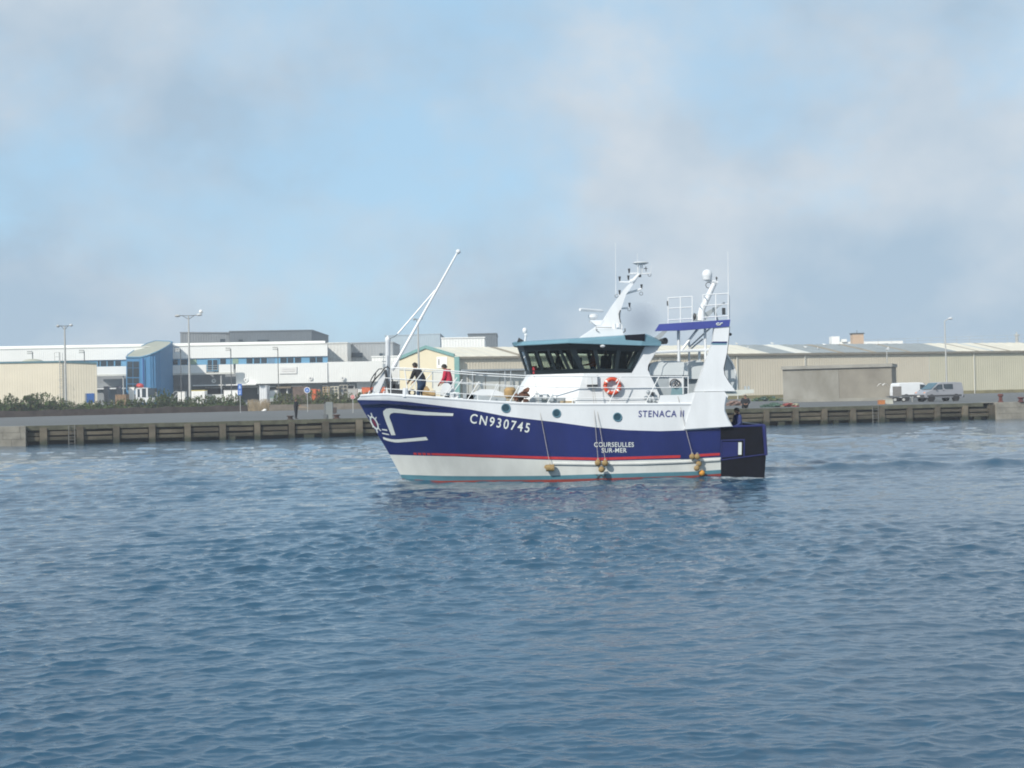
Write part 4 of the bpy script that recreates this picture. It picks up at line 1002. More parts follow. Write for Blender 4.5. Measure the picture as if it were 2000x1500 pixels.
# ------------------------------------------------------------------ people
def person(label, base, rz, pose=None, top=C_BLACK, legs=C_JEAN, hair=True, scale=1.0, fat=1.0, group=None, hairmat=HAIR):
    J = dict(pelvis=(0, 0, .95), spine=(0, 0, 1.15), chest=(0, 0, 1.36), neck=(.0, 0, 1.50), hb=(.015, 0, 1.57), hm=(.03, 0, 1.655), ht=(.02, 0, 1.735), nose=(.125, 0, 1.64))
    for s_, q in (('l', 1), ('r', -1)):
        J.update({s_ + 'sh': (0, .17 * q, 1.43), s_ + 'el': (-.02, .23 * q, 1.15), s_ + 'wr': (.08, .23 * q, .90), s_ + 'hip': (0, .095 * q, .90), s_ + 'kn': (.02, .10 * q, .50), s_ + 'an': (-.02, .11 * q, .09), s_ + 'to': (.15, .13 * q, .04), s_ + 'ear': (.02, .095 * q, 1.645)})
    J.update(pose or {})
    rad_ = dict(pelvis=.145 * fat, spine=.145 * fat, chest=.155 * fat, neck=.062, hb=.072, hm=.092, ht=.062, nose=.014)
    for s_ in 'lr': rad_.update({s_ + 'sh': .075 * fat, s_ + 'el': .052 * fat, s_ + 'wr': .034, s_ + 'hip': .105 * fat, s_ + 'kn': .068, s_ + 'an': .045, s_ + 'to': .036, s_ + 'ear': .016})
    names = list(J); E = [('pelvis', 'spine'), ('spine', 'chest'), ('chest', 'neck'), ('neck', 'hb'), ('hb', 'hm'), ('hm', 'ht'), ('hm', 'nose')]
    for s_ in 'lr': E += [('chest', s_ + 'sh'), (s_ + 'sh', s_ + 'el'), (s_ + 'el', s_ + 'wr'), ('pelvis', s_ + 'hip'), (s_ + 'hip', s_ + 'kn'), (s_ + 'kn', s_ + 'an'), (s_ + 'an', s_ + 'to'), ('hm', s_ + 'ear')]
    zone = {}
    # hands: palm, four fingers and a thumb
    for s_ in 'lr':
        w_ = Vector(J[s_ + 'wr']); d = (w_ - Vector(J[s_ + 'el'])).normalized(); side = d.cross(Vector((0, 0, 1))); side = side.normalized() if side.length > .1 else Vector((0, 1, 0)); nrm = side.cross(d)
        pn = s_ + 'palm'; J[pn] = tuple(w_ + d * .07); rad_[pn] = .030; names.append(pn); E.append((s_ + 'wr', pn))
        for i, ln in enumerate((.065, .08, .075, .055)):
            a, c = f'{s_}f{i}a', f'{s_}f{i}b'; o = w_ + d * .10 + side * (.024 * (i - 1.5))
            J[a] = tuple(o); J[c] = tuple(o + d * ln - nrm * ln * .45); rad_[a] = .011; rad_[c] = .008; names += [a, c]; E += [(pn, a), (a, c)]
        a = s_ + 'th'; J[a] = tuple(w_ + d * .06 - side * .055 - nrm * .01); rad_[a] = .011; names.append(a); E.append((pn, a))
    me = bpy.data.meshes.new('body'); ix = {n_: i for i, n_ in enumerate(names)}
    me.from_pydata([J[n_] for n_ in names], [(ix[a], ix[c]) for a, c in E], [])
    o = bpy.data.objects.new('body', me); COL.objects.link(o)
    o.modifiers.new('Skin', 'SKIN')
    sv = me.skin_vertices[0].data
    for n_ in names: sv[ix[n_]].radius = (rad_[n_], rad_[n_] * (0.8 if n_ in ('pelvis', 'spine', 'chest') else 1)) if False else (rad_[n_], rad_[n_]); sv[ix[n_]].use_root = (n_ == 'pelvis')
    ss = o.modifiers.new('Sub', 'SUBSURF'); ss.levels = 1; ss.render_levels = 1
    dg = bpy.context.evaluated_depsgraph_get(); dg.update()
    nm = bpy.data.meshes.new_from_object(o.evaluated_get(dg))
    bpy.data.objects.remove(o); bpy.data.meshes.remove(me)
    for q in (top, legs, SKIN, SHOE): nm.materials.append(q) if False else None
    nm.materials.clear()
    for q in (top, legs, SKIN, SHOE): nm.materials.append(q)
    segs = []
    for a, c in E:
        if c.endswith('an') or c.endswith('kn'): z_ = 1
        elif c.endswith('hip'): z_ = 1
        elif c.endswith('to'): z_ = 3
        elif a in ('neck', 'hb', 'hm') or 'f' in a or 'palm' in c or 'palm' in a: z_ = 2
        else: z_ = 0
        segs.append((Vector(J[a]), Vector(J[c]), z_))
    for p in nm.polygons:
        best = 9; bz = 0
        for a, c, z_ in segs:
            ab = c - a; t_ = max(0, min(1, (p.center - a).dot(ab) / max(1e-9, ab.dot(ab)))); dd = (p.center - (a + ab * t_)).length
            if dd < best: best = dd; bz = z_
        p.material_index = bz; p.use_smooth = True
    root = thing('person', base, label, 'person', group); root.rotation_euler = (0, 0, rz); root.scale = (scale,) * 3
    bo = bpy.data.objects.new('body', nm); COL.objects.link(bo); bo.parent = root
    hm = Vector(J['hm']); up_ = (Vector(J['ht']) - Vector(J['hb'])).normalized(); fw_ = (Vector(J['nose']) - hm); fw_ = (fw_ - up_ * fw_.dot(up_)).normalized(); sd_ = up_.cross(fw_)
    M3 = Matrix((fw_, sd_, up_)).transposed()
    def loc(v): return hm + M3 @ Vector(v)
    if hair:
        hbm = MB(); hv = []; k = 12; rings_ = [(-.02, 1.0), (.03, .98), (.065, .80), (.095, .42)]
        for z_, f_ in rings_:
            for j in range(k):
                a = 2 * math.pi * j / k; zz = z_ - (.05 if math.cos(a) < 0.2 and z_ < 0 else 0) + (.05 if math.cos(a) > .5 and z_ < .0 else 0)
                hv.append(loc((-.012 + .112 * f_ * math.cos(a), .103 * f_ * math.sin(a), zz)))
        hv.append(loc((-.01, 0, .112)))
        hbm.add(hv, [[r_ * k + j, r_ * k + (j + 1) % k, (r_ + 1) * k + (j + 1) % k, (r_ + 1) * k + j] for r_ in range(3) for j in range(k)] + [[3 * k + j, 3 * k + (j + 1) % k, 4 * k] for j in range(k)])
        ho = hbm.build('hair', hairmat, None, smooth=True); ho.parent = root
    eb = MB()
    for q in (-1, 1): eb.ball(loc((.088, .034 * q, .0)), .011, 6)
    eo = eb.build('eyes', DARKM, None); eo.parent = root
    return root
fdz = lambda X: deckz(X)
# man in dark clothes bending over gear on the foredeck, facing left
p = S(818, 780, 0.9); p = Vector((p.x, p.y, fdz(p.x)))
person('man in dark jumper and jeans leaning forward on the foredeck', p, R(150),
       dict(pelvis=(-.18, 0, .93), spine=(-.10, 0, 1.12), chest=(.04, 0, 1.31), neck=(.11, 0, 1.43), hb=(.135, 0, 1.50), hm=(.165, 0, 1.58), ht=(.165, 0, 1.66), nose=(.255, 0, 1.55),
            lsh=(.05, .18, 1.36), rsh=(.05, -.18, 1.36), lel=(.14, .25, 1.10), rel=(.13, -.24, 1.10), lwr=(.33, .17, .96), rwr=(.32, -.15, .95), lear=(.15, .095, 1.57), rear=(.15, -.095, 1.57),
            lhip=(-.18, .095, .88), rhip=(-.18, -.095, .88), lkn=(-.05, .11, .48), rkn=(-.09, -.10, .48), lan=(-.14, .12, .09), ran=(-.2, -.11, .09), lto=(.03, .14, .04), rto=(-.03, -.13, .04)), C_BLACK, C_JEAN, fat=1.32)
p = S(874, 780, 0.9); p = Vector((p.x, p.y, fdz(p.x)))
person('man in a red jacket and dark jeans standing head bowed on the foredeck', p, R(165),
       dict(chest=(.0, 0, 1.34), neck=(.045, 0, 1.47), hb=(.08, 0, 1.53), hm=(.12, 0, 1.60), ht=(.145, 0, 1.675), nose=(.20, 0, 1.555), lear=(.11, .095, 1.595), rear=(.11, -.095, 1.595), spine=(-.05, 0, 1.15), pelvis=(-.06, 0, .95),
            lel=(.05, .25, 1.14), rel=(.05, -.25, 1.14), lwr=(.22, .17, .98), rwr=(.22, -.17, .99), lhip=(-.06, .1, .9), rhip=(-.06, -.1, .9)), C_RED, C_JEAN, fat=1.38)
person('man in blue overalls standing in the open stern of the trawler', Vector((S(1441, 800, 1.9).x, YC - 1.9, .87)), R(200),
       dict(lwr=(.26, .12, 1.05), rwr=(.26, -.12, 1.05), lel=(.06, .26, 1.13), rel=(.06, -.26, 1.13), hm=(.06, 0, 1.645), nose=(.15, 0, 1.60), ht=(.06, 0, 1.725)), C_BLUE, C_BLUE, fat=1.15)
# people inside the wheelhouse
wf = W_bot[2].z - 0.75
person('helmsman in an orange jacket behind the wheelhouse windows', Vector((S(1158, 700, .5).x, YC - .6, wf)), R(185), dict(lwr=(.3, .1, 1.1), rwr=(.3, -.1, 1.1)), C_ORG, C_JEAN)
person('dark clothed man at the forward wheelhouse windows', Vector((S(1090, 700, .3).x, YC - .2, wf - .05)), R(190), None, C_BLACK, C_JEAN, fat=1.1)
person('second dark clothed man beside the orange jacketed helmsman', Vector((S(1183, 700, -.9).x, YC + .8, wf)), R(230), None, C_BLACK, C_JEAN, fat=1.1)
# on the quay
X_ = qx(577, 816); pq = Vector((X_, qy(X_) + .35, QZ + .03))
fish = person('fisherman in black standing at the quay edge holding a short rod', pq, R(-20),
       dict(lel=(.06, .25, 1.14), rel=(.10, -.22, 1.16), lwr=(.32, .12, 1.16), rwr=(.30, -.10, 1.13)), C_BLACK, C_BLACK, fat=1.35, scale=1.06, hairmat=mat('hair_brown', (.05, .03, .02), .7))
b = MB(); b.tube([pq + Vector((.2, -.1, 1.10)), pq + Vector((.9, -.4, 1.08)), pq + Vector((1.35, -.62, .95))], [.02, .015, .006], 5)
tag(b.build('fishing_rod', WOOD, origin=pq + Vector((.2, -.1, 1.1))), 'short fishing rod held by the black clad fisherman on the quay', 'fishing rod')
X_ = qx(1457.5, 797); pq2 = Vector((X_, qy(X_) + .45, QZ - .48))
sit = dict(pelvis=(-.1, 0, .58), spine=(-.08, 0, .80), chest=(.0, 0, 1.02), neck=(.05, 0, 1.15), hb=(.07, 0, 1.21), hm=(.095, 0, 1.29), ht=(.09, 0, 1.365), nose=(.185, 0, 1.265), lear=(.09, .095, 1.285), rear=(.09, -.095, 1.285),
           lsh=(.0, .2, 1.08), rsh=(.0, -.2, 1.08), lel=(.06, .31, .82), rel=(.06, -.31, .82), lwr=(.38, .12, .74), rwr=(.38, -.12, .74), lhip=(-.08, .1, .56), rhip=(-.08, -.1, .56), lkn=(.30, .15, .88), rkn=(.30, -.15, .88), lan=(.24, .13, .48), ran=(.24, -.13, .48), lto=(.38, .14, .44), rto=(.38, -.14, .44))
person('person in a black jacket sitting on the quay edge beyond the stern', pq2, R(-95), sit, C_BLACK, C_BLACK, fat=1.6, scale=1.3)

# ------------------------------------------------------------------ quay furniture
def bollard(px, py, h, r, label, m_=RUST, bitts=False, zoff=0.02, back=0.5):
    X = qx(px, py); c_ = Vector((X, qy(X) + back, QZ + zoff)); t = thing('mooring_bollard', c_, label, 'bollard', 'iron bollards along the quay')
    b = MB(); b.tube([c_, c_ + Vector((0, 0, h * .12)), c_ + Vector((0, 0, h * .2)), c_ + Vector((0, 0, h * .7))], [r * 1.25, r * 1.2, r * .8, r * .8], 12); b.build('barrel', m_, t, smooth=True)
    b = MB(); b.tube([c_ + Vector((0, 0, h * .68)), c_ + Vector((0, 0, h * .8)), c_ + Vector((0, 0, h))], [r * .85, r * 1.3, r * 1.05], 12); b.build('cap', m_, t, smooth=True)
bollard(565, 812, .36, .26, 'dark iron bollard on the quay just left of the fisherman', mat('iron_brown', (.06, .045, .04), .9, .3, 5))
bollard(656, 812, .36, .28, 'low rusty bollard on the quay right of the grey cabinet', mat('iron_rust', (.07, .04, .035), .9, .3, 5))
bollard(1962.5, 786, .85, .22, 'tall rusty red bollard standing on the right stone quay', RUST, back=1.2)
bollard(1992, 796, .50, .26, 'squat dark red bollard at the edge of the right stone quay', mat('iron_red', (.09, .03, .03), .9, .3, 5), back=-.3)
X_ = qx(639, 812); c_ = Vector((X_, qy(X_) + 1.2, QZ)); t = thing('utility_cabinet', c_, 'pale grey upright utility cabinet on the quay near the bow', 'cabinet')
b = MB(); b.box(c_ + Vector((0.05, 0, .72)), (.62, .5, 1.44)); b.prism([c_ + Vector((-.26, -.25, 1.44)), c_ + Vector((.36, -.25, 1.44)), c_ + Vector((.3, -.25, 1.52)), c_ + Vector((-.2, -.25, 1.52))], (0, .5, 0)); b.build('casing', CABG, t)
b = MB(); b.box(c_ + Vector((-.34, -.05, .68)), (.14, .45, 1.32)); b.build('side_panel', mat('cabinet_side', (.13, .14, .145), .7), t)
b = MB(); b.box(c_ + Vector((-.28, -.30, .22)), (.36, .1, .40)); b.build('socket_box', POSTD, t)
c_ = onground(653.5, 165); t = thing('litter_bin', c_, 'dark brown litter bin behind the grey cabinet on the quay', 'bin')
b = MB(); b.box(c_ + Vector((0, 0, .42)), (.42, .42, .62)); b.build('bin_body', mat('bin_brown', (.06, .045, .042), .8), t)
b = MB(); b.box(c_ + Vector((0, 0, .76)), (.46, .46, .05)); b.box(c_ + Vector((0, 0, .06)), (.3, .3, .12)); b.build('lid', POSTD, t)

def net_heap(px0, px1, Y, hgt, mats_, label, seed, nb=60):
    random.seed(seed); b = MB(); a = onground(px0, Y); c = onground(px1, Y); ln = (c - a)
    for i in range(nb):
        u = random.random(); prof = math.sin(math.pi * (0.08 + .84 * u)); p = a + ln * u + Vector((0, random.uniform(-.6, .6), 0))
        r_ = random.uniform(.12, .3); b.ball(p + Vector((0, 0, random.uniform(0, hgt * prof))), (r_ * 1.3, r_ * 1.2, r_ * .6), 7, int(random.random() * len(mats_)) if len(mats_) > 1 else 0, jit=.3)
    return tag(b.build('net_pile', mats_, origin=(a + c) / 2), label, 'net pile', 'fishing nets piled on the quay')
net_heap(1487, 1530, 144, .35, [NETG], 'low heap of green netting near the quay edge', 3)
net_heap(1528, 1558, 143.5, .35, [NETR, mat('net_pale', (.30, .29, .2), .95, .4, 3), NETR], 'low heap of red and cream netting beside the grey block building', 4)
net_heap(1470, 1527, 215, .7, [NETG, LEAF, LEAF2], 'long dark green heap of netting along the foot of the warehouse', 5, 90)
net_heap(1420, 1450, 165, .6, [mat('net_pinkish', (.22, .15, .13), .95, .3, 3)], 'pinkish grey heap of netting behind the trawler stern', 6, 50)
# fish boxes at the corner of the block building
def crate(px, Y, dims, m_, label, z=0.0, px_rot=0.2, name='fish_box'):
    c_ = onground(px, Y) + Vector((0, 0, z)); t = thing(name, c_, label, 'crate')
    w, d, h = dims; b = MB()
    b.box(c_ + Vector((0, 0, .03)), (w, d, .05))
    for sx, sy, ww, dd in ((0, -d / 2 + .02, w, .04), (0, d / 2 - .02, w, .04), (-w / 2 + .02, 0, .04, d - .081), (w / 2 - .02, 0, .04, d - .081)): b.box(c_ + Vector((sx, sy, .055 + (h - .055) / 2)), (ww, dd, h - .055))
    b.build('tub', m_, t)
    b = MB(); b.torus(c_ + Vector((0, 0, h)), 0.01, .01, 'Z', 4, 3)
    b = MB()
    for sy in (-1, 1): b.box(c_ + Vector((0, sy * (d / 2 + .012), h - .03)), (w + .05, .022, .06))
    for sx in (-1, 1): b.box(c_ + Vector((sx * (w / 2 + .012), 0, h - .03)), (.022, d + .0, .06))
    b.build('rim', m_, t)
    return t
crate(1721.5, 148, (.62, .6, .44), mat('crate_amber', (.42, .16, .05), .6), 'amber fish box on the quay edge by the block building')
crate(1735, 149, (.85, .6, .5), mat('crate_pale', (.42, .43, .38), .6), 'pale grey fish tub beside the amber box on the quay')

# ------------------------------------------------------------------ vehicles
def wheel(c_, r, wd, parent, axis):
    b = MB(); b.tube([c_ - axis * wd / 2, c_ + axis * wd / 2], r, 18); w_ = b.build('wheel', TYRE, parent, smooth=True)
    b = MB(); b.tube([c_ - axis * (wd / 2 + .012), c_ + axis * (wd / 2 + .012)], r * .6, 14); b.build('rim', GALV, w_, smooth=True)
def van(base, rz, sc, paint, label, side_window=True):
    t = thing('parked_van', (0, 0, 0), label, 'van')
    # local: x forward, y left, z up; length 4.8
    prof = [(-2.35, .42), (-2.38, 1.0), (-2.30, 1.80), (-2.15, 1.93), (-1.2, 1.97), (.2, 1.96), (.62, 1.90), (1.55, 1.20), (2.25, .98), (2.40, .78), (2.42, .45), (2.2, .38), (-2.2, .36)]
    b = MB(); hw = .93
    k = len(prof)
    def wid(z): return hw * (1 - .10 * max(0, (z - 1.0)) / .97)
    vs = [(x_, -wid(z_), z_) for x_, z_ in prof] + [(x_, wid(z_), z_) for x_, z_ in prof]
    b.add(vs, [list(range(k)), list(range(k, 2 * k))[::-1]] + [[i, (i + 1) % k, k + (i + 1) % k, k + i] for i in range(k)]); body = b.build('body', paint, t)
    bv = body.modifiers.new('Bevel', 'BEVEL'); bv.width = .06; bv.segments = 3; bv.limit_method = 'ANGLE'; bv.angle_limit = R(25)
    b = MB(); b.add([(.66, -.76, 1.88), (.66, .76, 1.88), (1.53, .86, 1.235), (1.53, -.86, 1.235)], [[0, 1, 2, 3]]); b.v = [v + Vector((.02, 0, .025)) for v in b.v]; b.build('windscreen', mat('screen_glass', (.06, .12, .15), .1, .2, 1, spec=.8), t)
    for s_ in (-1, 1):
        def sp(x_, z_): return Vector((x_, s_ * (wid(z_) + .006), z_))
        b = MB(); b.add([sp(.18, 1.22), sp(1.38, 1.22), sp(1.30, 1.33), sp(.72, 1.72), sp(.20, 1.76)], [[0, 1, 2, 3, 4]]); b.build('side_window', GLASSD, t)
        if side_window:
            b = MB(); b.add([sp(-1.10, 1.24), sp(-.15, 1.24), sp(.02, 1.38), sp(.05, 1.76), sp(-1.10, 1.78)], [[0, 1, 2, 3, 4]]); b.build('side_window', GLASSD, t)
        b = MB(); b.prism([sp(-2.1, .50), sp(2.1, .50), sp(2.1, .68), sp(-2.1, .68)], (0, s_ * .02, 0)); b.build('side_trim', BUMP, t)
        b = MB(); b.ball(Vector((1.10, s_ * 1.07, 1.28)), (.07, .11, .13), 8); b.build('mirror', BUMP, t, smooth=True)
        b = MB(); b.ball(Vector((2.18, s_ * .70, .92)), (.20, .17, .10), 10); b.build('headlight', LAMPR, t, smooth=True)
        b = MB(); b.box(Vector((.10, s_ * (wid(1) + .02), 1.12)), (.16, .03, .05)); b.build('door_handle', BUMP, t)
        for x_ in (1.55, -1.45): 
            wheel(Vector((x_, s_ * .80, .33)), .33, .22, t, Vector((0, 1, 0)))
            b = MB(); b.tube([Vector((x_, s_ * .70, .36)), Vector((x_, s_ * (hw + .004), .36))], .40, 18); b.build('wheel_arch', TYRE, t, smooth=True)
    b = MB(); b.box((2.40, 0, .55), (.16, 1.8, .34)); b.box((-2.40, 0, .5), (.12, 1.8, .22)); b.build('bumper', BUMP, t)
    b = MB(); b.box((2.47, 0, .58), (.03, .5, .11)); b.build('number_plate', PLAINW, t)
    t.location = base; t.rotation_euler = (0, 0, rz); t.scale = (sc,) * 3
    return t
random.seed(5)
vb = onground(1834, 164)
van(vb, R(180 + 20), 1.12, SILVER, 'silver crew van parked on the quay facing left')
vb = onground(1786, 174)
van(vb, R(0 + 14), 1.15, VANW, 'white panel van parked behind the silver van', False)
c_ = onground(1757, 166); t = thing('flatbed_trailer', c_, 'low dark flatbed trailer in front of the white van', 'trailer')
b = MB(); b.box(c_ + Vector((0, 0, .62)), (2.6, 1.6, .12)); b.build('bed', POSTD, t)
b = MB(); b.box(c_ + Vector((-.2, .2, 1.25)), (1.0, .12, 1.15)); b.build('headboard', mat('board_grey', (.17, .165, .16), .8), t)
for dx in (-.7, .3): wheel(c_ + Vector((dx, -.6, .28)), .28, .2, t, Vector((0, 1, 0)))
b = MB(); b.tube([c_ + Vector((1.25, -.7, .6)), c_ + Vector((1.3, -.7, 0))], .05, 6); b.build('prop_leg', GALV, t)

# ------------------------------------------------------------------ buildings, right
def px_at_world(X, Y): return None
# long warehouse: corner, far end and gable
pC = P(890, 760, 252); pL = P(781, 760, 262); pR0 = P(2000, 760, 295)
dv = Vector((pR0.x - pC.x, pR0.y - pC.y, 0)).normalized(); pE = Vector((pC.x, pC.y, 0)) + dv * 135
EAVE = P(890, 697, 252).z
WP = VPlane((pC.x, pC.y), (pE.x, pE.y)); GP = VPlane((pL.x, pL.y), (pC.x, pC.y))
zb = 1.4
w = thing('warehouse', Vector((pC.x, pC.y, gz(pC.x, pC.y))), 'long beige ribbed metal warehouse with a patched sheet roof and cream gable', 'warehouse')
zpl = P(1900, 762.5, 289).z
L_tot = 135.0
def along(px): 
    p = WP.on(px, 750); return (Vector((p.x, p.y, 0)) - Vector((pC.x, pC.y, 0))).length
segs_ = [(0, along(1573), BEIGE2), (along(1573), along(1816), BEIGE2), (along(1816), L_tot, BEIGE3)]
for a, c, m_ in segs_:
    q0 = Vector((pC.x, pC.y, 0)) + dv * (a + .02); q1 = Vector((pC.x, pC.y, 0)) + dv * (c - .02)
    b = MB(); b.ribwall(q0, q1, zpl, EAVE, .55, .028); b.build('wall', m_, w, recalc=False)
b = MB(); b.prism([WP.on(x_, 760, .12) * 1 for x_ in (1,)] and [Vector((pC.x, pC.y, zb)) + WP.n * .1, Vector((pE.x, pE.y, zb)) + WP.n * .1, Vector((pE.x, pE.y, zpl)) + WP.n * .1, Vector((pC.x, pC.y, zpl)) + WP.n * .1], -WP.n * .3); b.build('plinth', PLINTH, w)
# gable end
ga, gb = Vector((pL.x, pL.y, 0)), Vector((pC.x, pC.y, 0))
apex = GP.on(833, 680.5); zL = GP.on(781.5, 703).z
b = MB(); b.prism([Vector((ga.x, ga.y, zb)), Vector((gb.x, gb.y, zb)), Vector((gb.x, gb.y, EAVE)), Vector((apex.x, apex.y, apex.z)), Vector((ga.x, ga.y, zL))], -GP.n * .25); b.build('gable_wall', CREAM, w)
b = MB()
for a, c in ((Vector((ga.x, ga.y, zL)), apex), (apex, Vector((gb.x, gb.y, EAVE)))):
    d = Vector((0, 0, 1)); b.prism([a + GP.n * .01, c + GP.n * .01, c + GP.n * .01 + d * .55, a + GP.n * .01 + d * .55], GP.n * .3)
b.prism([Vector((gb.x, gb.y, zb)) + GP.n * .02, Vector((gb.x, gb.y, EAVE)) + GP.n * .02, Vector((gb.x, gb.y, EAVE)) + GP.n * .02 + GP.d * 1.2, Vector((gb.x, gb.y, zb)) + GP.n * .02 + GP.d * 1.2], GP.n * .2)
b.build('gable_trim', GREENT, w)
b = MB(); b.prism([GP.on(x_, y_, .03) for x_, y_ in ((853, 697), (873.5, 696.5), (873.5, 719), (853, 719.5))], GP.n * .05); sg = b.build('gable_sign', PLAINW, w)
b = MB(); b.prism([GP.on(x_, y_, .1) for x_, y_ in ((856.5, 701), (858, 701), (858, 713), (856.5, 713))], GP.n * .02); b.build('sign_mark', DARKM, sg)
vs, fs = text_mesh('Gir', 1.0); MB().add([GP.on(849.5 + 14 * a, 743 - 7.5 * b_ - 0.3 * a, .06) for a, b_ in vs], fs).build('wall_lettering', mat('letter_red', (.45, .05, .06), .6), w, recalc=False)
b = MB()
for x_ in (844.5,): b.prism([GP.on(x_, 724, .03), GP.on(x_ + 2, 724, .03), GP.on(x_ + 2, 758, .03), GP.on(x_, 758, .03)], GP.n * .06)
b.build('gable_door_post', BEAMG, w)
b = MB(); b.prism([GP.on(x_, y_, .02) for x_, y_ in ((846.5, 724), (888, 723), (888, 770), (846.5, 771))], GP.n * .05); b.build('gable_door', DOORG, w)
# roof: ridge runs back parallel to the long wall
perp = Vector((-dv.y, dv.x, 0)); ridge0 = Vector((apex.x, apex.y, apex.z)); RZ = apex.z + .15
def roofpt(u, v):       # u metres along, v 0 eave .. 1 ridge
    e = Vector((pC.x, pC.y, EAVE + .05)) + dv * u - perp * .35
    r_ = Vector((ridge0.x, ridge0.y, RZ)) + dv * u
    return e * (1 - v) + r_ * v
ra_ = along
panels = [(0, 1010, 1028, ROOFC, ROOFC)]
bounds = [(890, ROOFC), (1012, ROOFB), (1026, ROOFC), (1205, ROOFB), (1218, ROOFC), (1502, ROOFG), (1552, ROOFL), (1584, ROOFG), (1636, ROOFB), (1648, ROOFG), (1700, ROOFB), (1712, ROOFG), (1770, ROOFB), (1780, ROOFG), (1868, ROOFC), (1905, ROOFB), (1912, ROOFC), (1935, SLATE2), (1941, ROOFC), (1965, ROOFB), (1973, ROOFC), (2060, ROOFG)]
EP = VPlane((pC.x, pC.y), (pE.x, pE.y))
for i, (x_, m_) in enumerate(bounds):
    u0 = along(x_) if i else 0.0; u1 = along(bounds[i + 1][0]) if i + 1 < len(bounds) else L_tot
    b = MB(); nn_ = max(1, int((u1 - u0) / 1.1))
    for k in range(nn_):
        a, c = u0 + (u1 - u0) * k / nn_, u0 + (u1 - u0) * (k + 1) / nn_; rise = Vector((0, 0, .045 if k % 2 else 0))
        b.prism([roofpt(a, 0) + rise, roofpt(c, 0) + rise, roofpt(c, 1) + rise, roofpt(a, 1) + rise], (0, 0, -.1))
    b.build('roof_sheet', m_, w)
b = MB(); bk = perp * 16
b.prism([roofpt(0, 1), roofpt(L_tot, 1), roofpt(L_tot, 1) + bk + Vector((0, 0, -2.4)), roofpt(0, 1) + bk + Vector((0, 0, -2.4))], (0, 0, -.12)); b.build('roof_back', ROOFG, w)
b = MB(); b.prism([roofpt(0, 0) + Vector((0, 0, -.06)), roofpt(L_tot, 0) + Vector((0, 0, -.06)), roofpt(L_tot, 0) + Vector((0, 0, -.42)), roofpt(0, 0) + Vector((0, 0, -.42))], -perp * .18); b.build('gutter', mat('gutter_brown', (.20, .18, .14), .7), w)
b = MB(); b.prism([Vector((pE.x, pE.y, zb)), Vector((pE.x, pE.y, EAVE)), roofpt(L_tot, 1), roofpt(L_tot, 1) + bk + Vector((0, 0, -2.4)), Vector((roofpt(L_tot, 1) + bk).to_tuple()[:2] + (zb,))], dv * .2); b.build('end_wall', BEIGE3, w)
for x_ in (1573, 1903, 1290, 1440):
    q = WP.on(x_, 730, .22); b = MB(); b.tube([Vector((q.x, q.y, EAVE - .1)), Vector((q.x, q.y, zb + .4))], .08, 6); b.build('downpipe', ROOFL, w)
# loading side behind the bow: canopy, pale doors and posts
b = MB(); b.prism([WP.on(x_, y_, .1) for x_, y_ in ((897, 722), (1060, 719.5), (1060, 723), (897, 725.5))], WP.n * 1.6); b.build('canopy', BEAMG, w)
for x0_, x1_ in ((903, 914), (915.5, 922), (927, 947), (949, 975), (977, 996), (999, 1024), (1027, 1055)):
    b = MB(); b.prism([WP.on(x0_, 726, .12), WP.on(x1_, 726, .12), WP.on(x1_, 768, .12), WP.on(x0_, 768, .12)], WP.n * .06); b.build('loading_door', DOORG, w)
for x_ in (923.5, 986.5, 998, 1026):
    q = WP.on(x_, 740, 1.5); b = MB(); b.tube([Vector((q.x, q.y, P(x_, 724, q.y).z)), Vector((q.x, q.y, zb))], .14, 6); b.build('canopy_post', BEAMG, w)
b = MB(); b.prism([WP.on(x_, y_, .25) for x_, y_ in ((950, 724.5), (976, 724), (976, 727.5), (950, 728))], WP.n * .06); b.build('sign_board', PLAINW, w)
b = MB(); b.prism([WP.on(x_, y_, .33) for x_, y_ in ((953, 725.3), (968, 725.1), (968, 726.6), (953, 726.8))], WP.n * .03); b.build('sign_mark', SLATE2, w)
# chimney, vents and railing on the roof
def rp3(px, py, Y): return P(px, py, Y)
c_ = P(1674, 668, 330); t = thing('chimney', Vector((c_.x, c_.y, 11)), 'square peach rendered chimney with a dark cap beyond the warehouse roof', 'chimney')
b = MB(); z0_, z1_ = P(1674, 672, 330).z, P(1674, 652.5, 330).z; b.box((c_.x, 330, (z0_ + z1_) / 2 - 2.5), (2.5, 2.5, z1_ - z0_ + 5)); b.build('stack', BRICKP, t)
b = MB(); b.box((c_.x, 330, z1_ + .12), (2.9, 2.9, .22)); b.tube([(c_.x, 330, z1_ + .2), (c_.x, 330, z1_ + .9)], .05, 5); b.build('cap', POSTD, t)
c_ = P(1650, 668, 345); t = thing('rooftop_block', Vector((c_.x, 345, 8)), 'low white plant room beyond the roof left of the peach chimney', 'plant room')
b = MB(); z1_ = P(1630, 657.5, 345).z; z2_ = P(1690, 667.2, 345).z; x0_ = P(1622, 660, 345).x; x1_ = P(1637, 660, 345).x; x2_ = P(1760, 660, 345).x
b.box(((x0_ + x1_) / 2, 345, z1_ / 2), (x1_ - x0_, 3, z1_)); b.box(((x1_ + x2_) / 2 + .02, 345, z2_ / 2), (x2_ - x1_, 3, z2_)); x3_, x4_ = P(1641, 660, 345).x, P(1650, 660, 345).x; b.box(((x3_ + x4_) / 2, 344, z2_ + .3), (x4_ - x3_, 2, .7)); b.build('walls', CLADW, t)
c_ = P(1986, 664, 303); t = thing('flue', Vector((c_.x, 303, P(1986, 679, 303).z)), 'grey metal flue with a cap rising from the warehouse roof', 'flue')
z0_, z1_ = P(1986, 681, 303).z, P(1986, 656, 303).z; b = MB(); b.tube([(c_.x, 303, z0_), (c_.x, 303, z1_)], .33, 10); b.build('pipe', GALV, t, smooth=True)
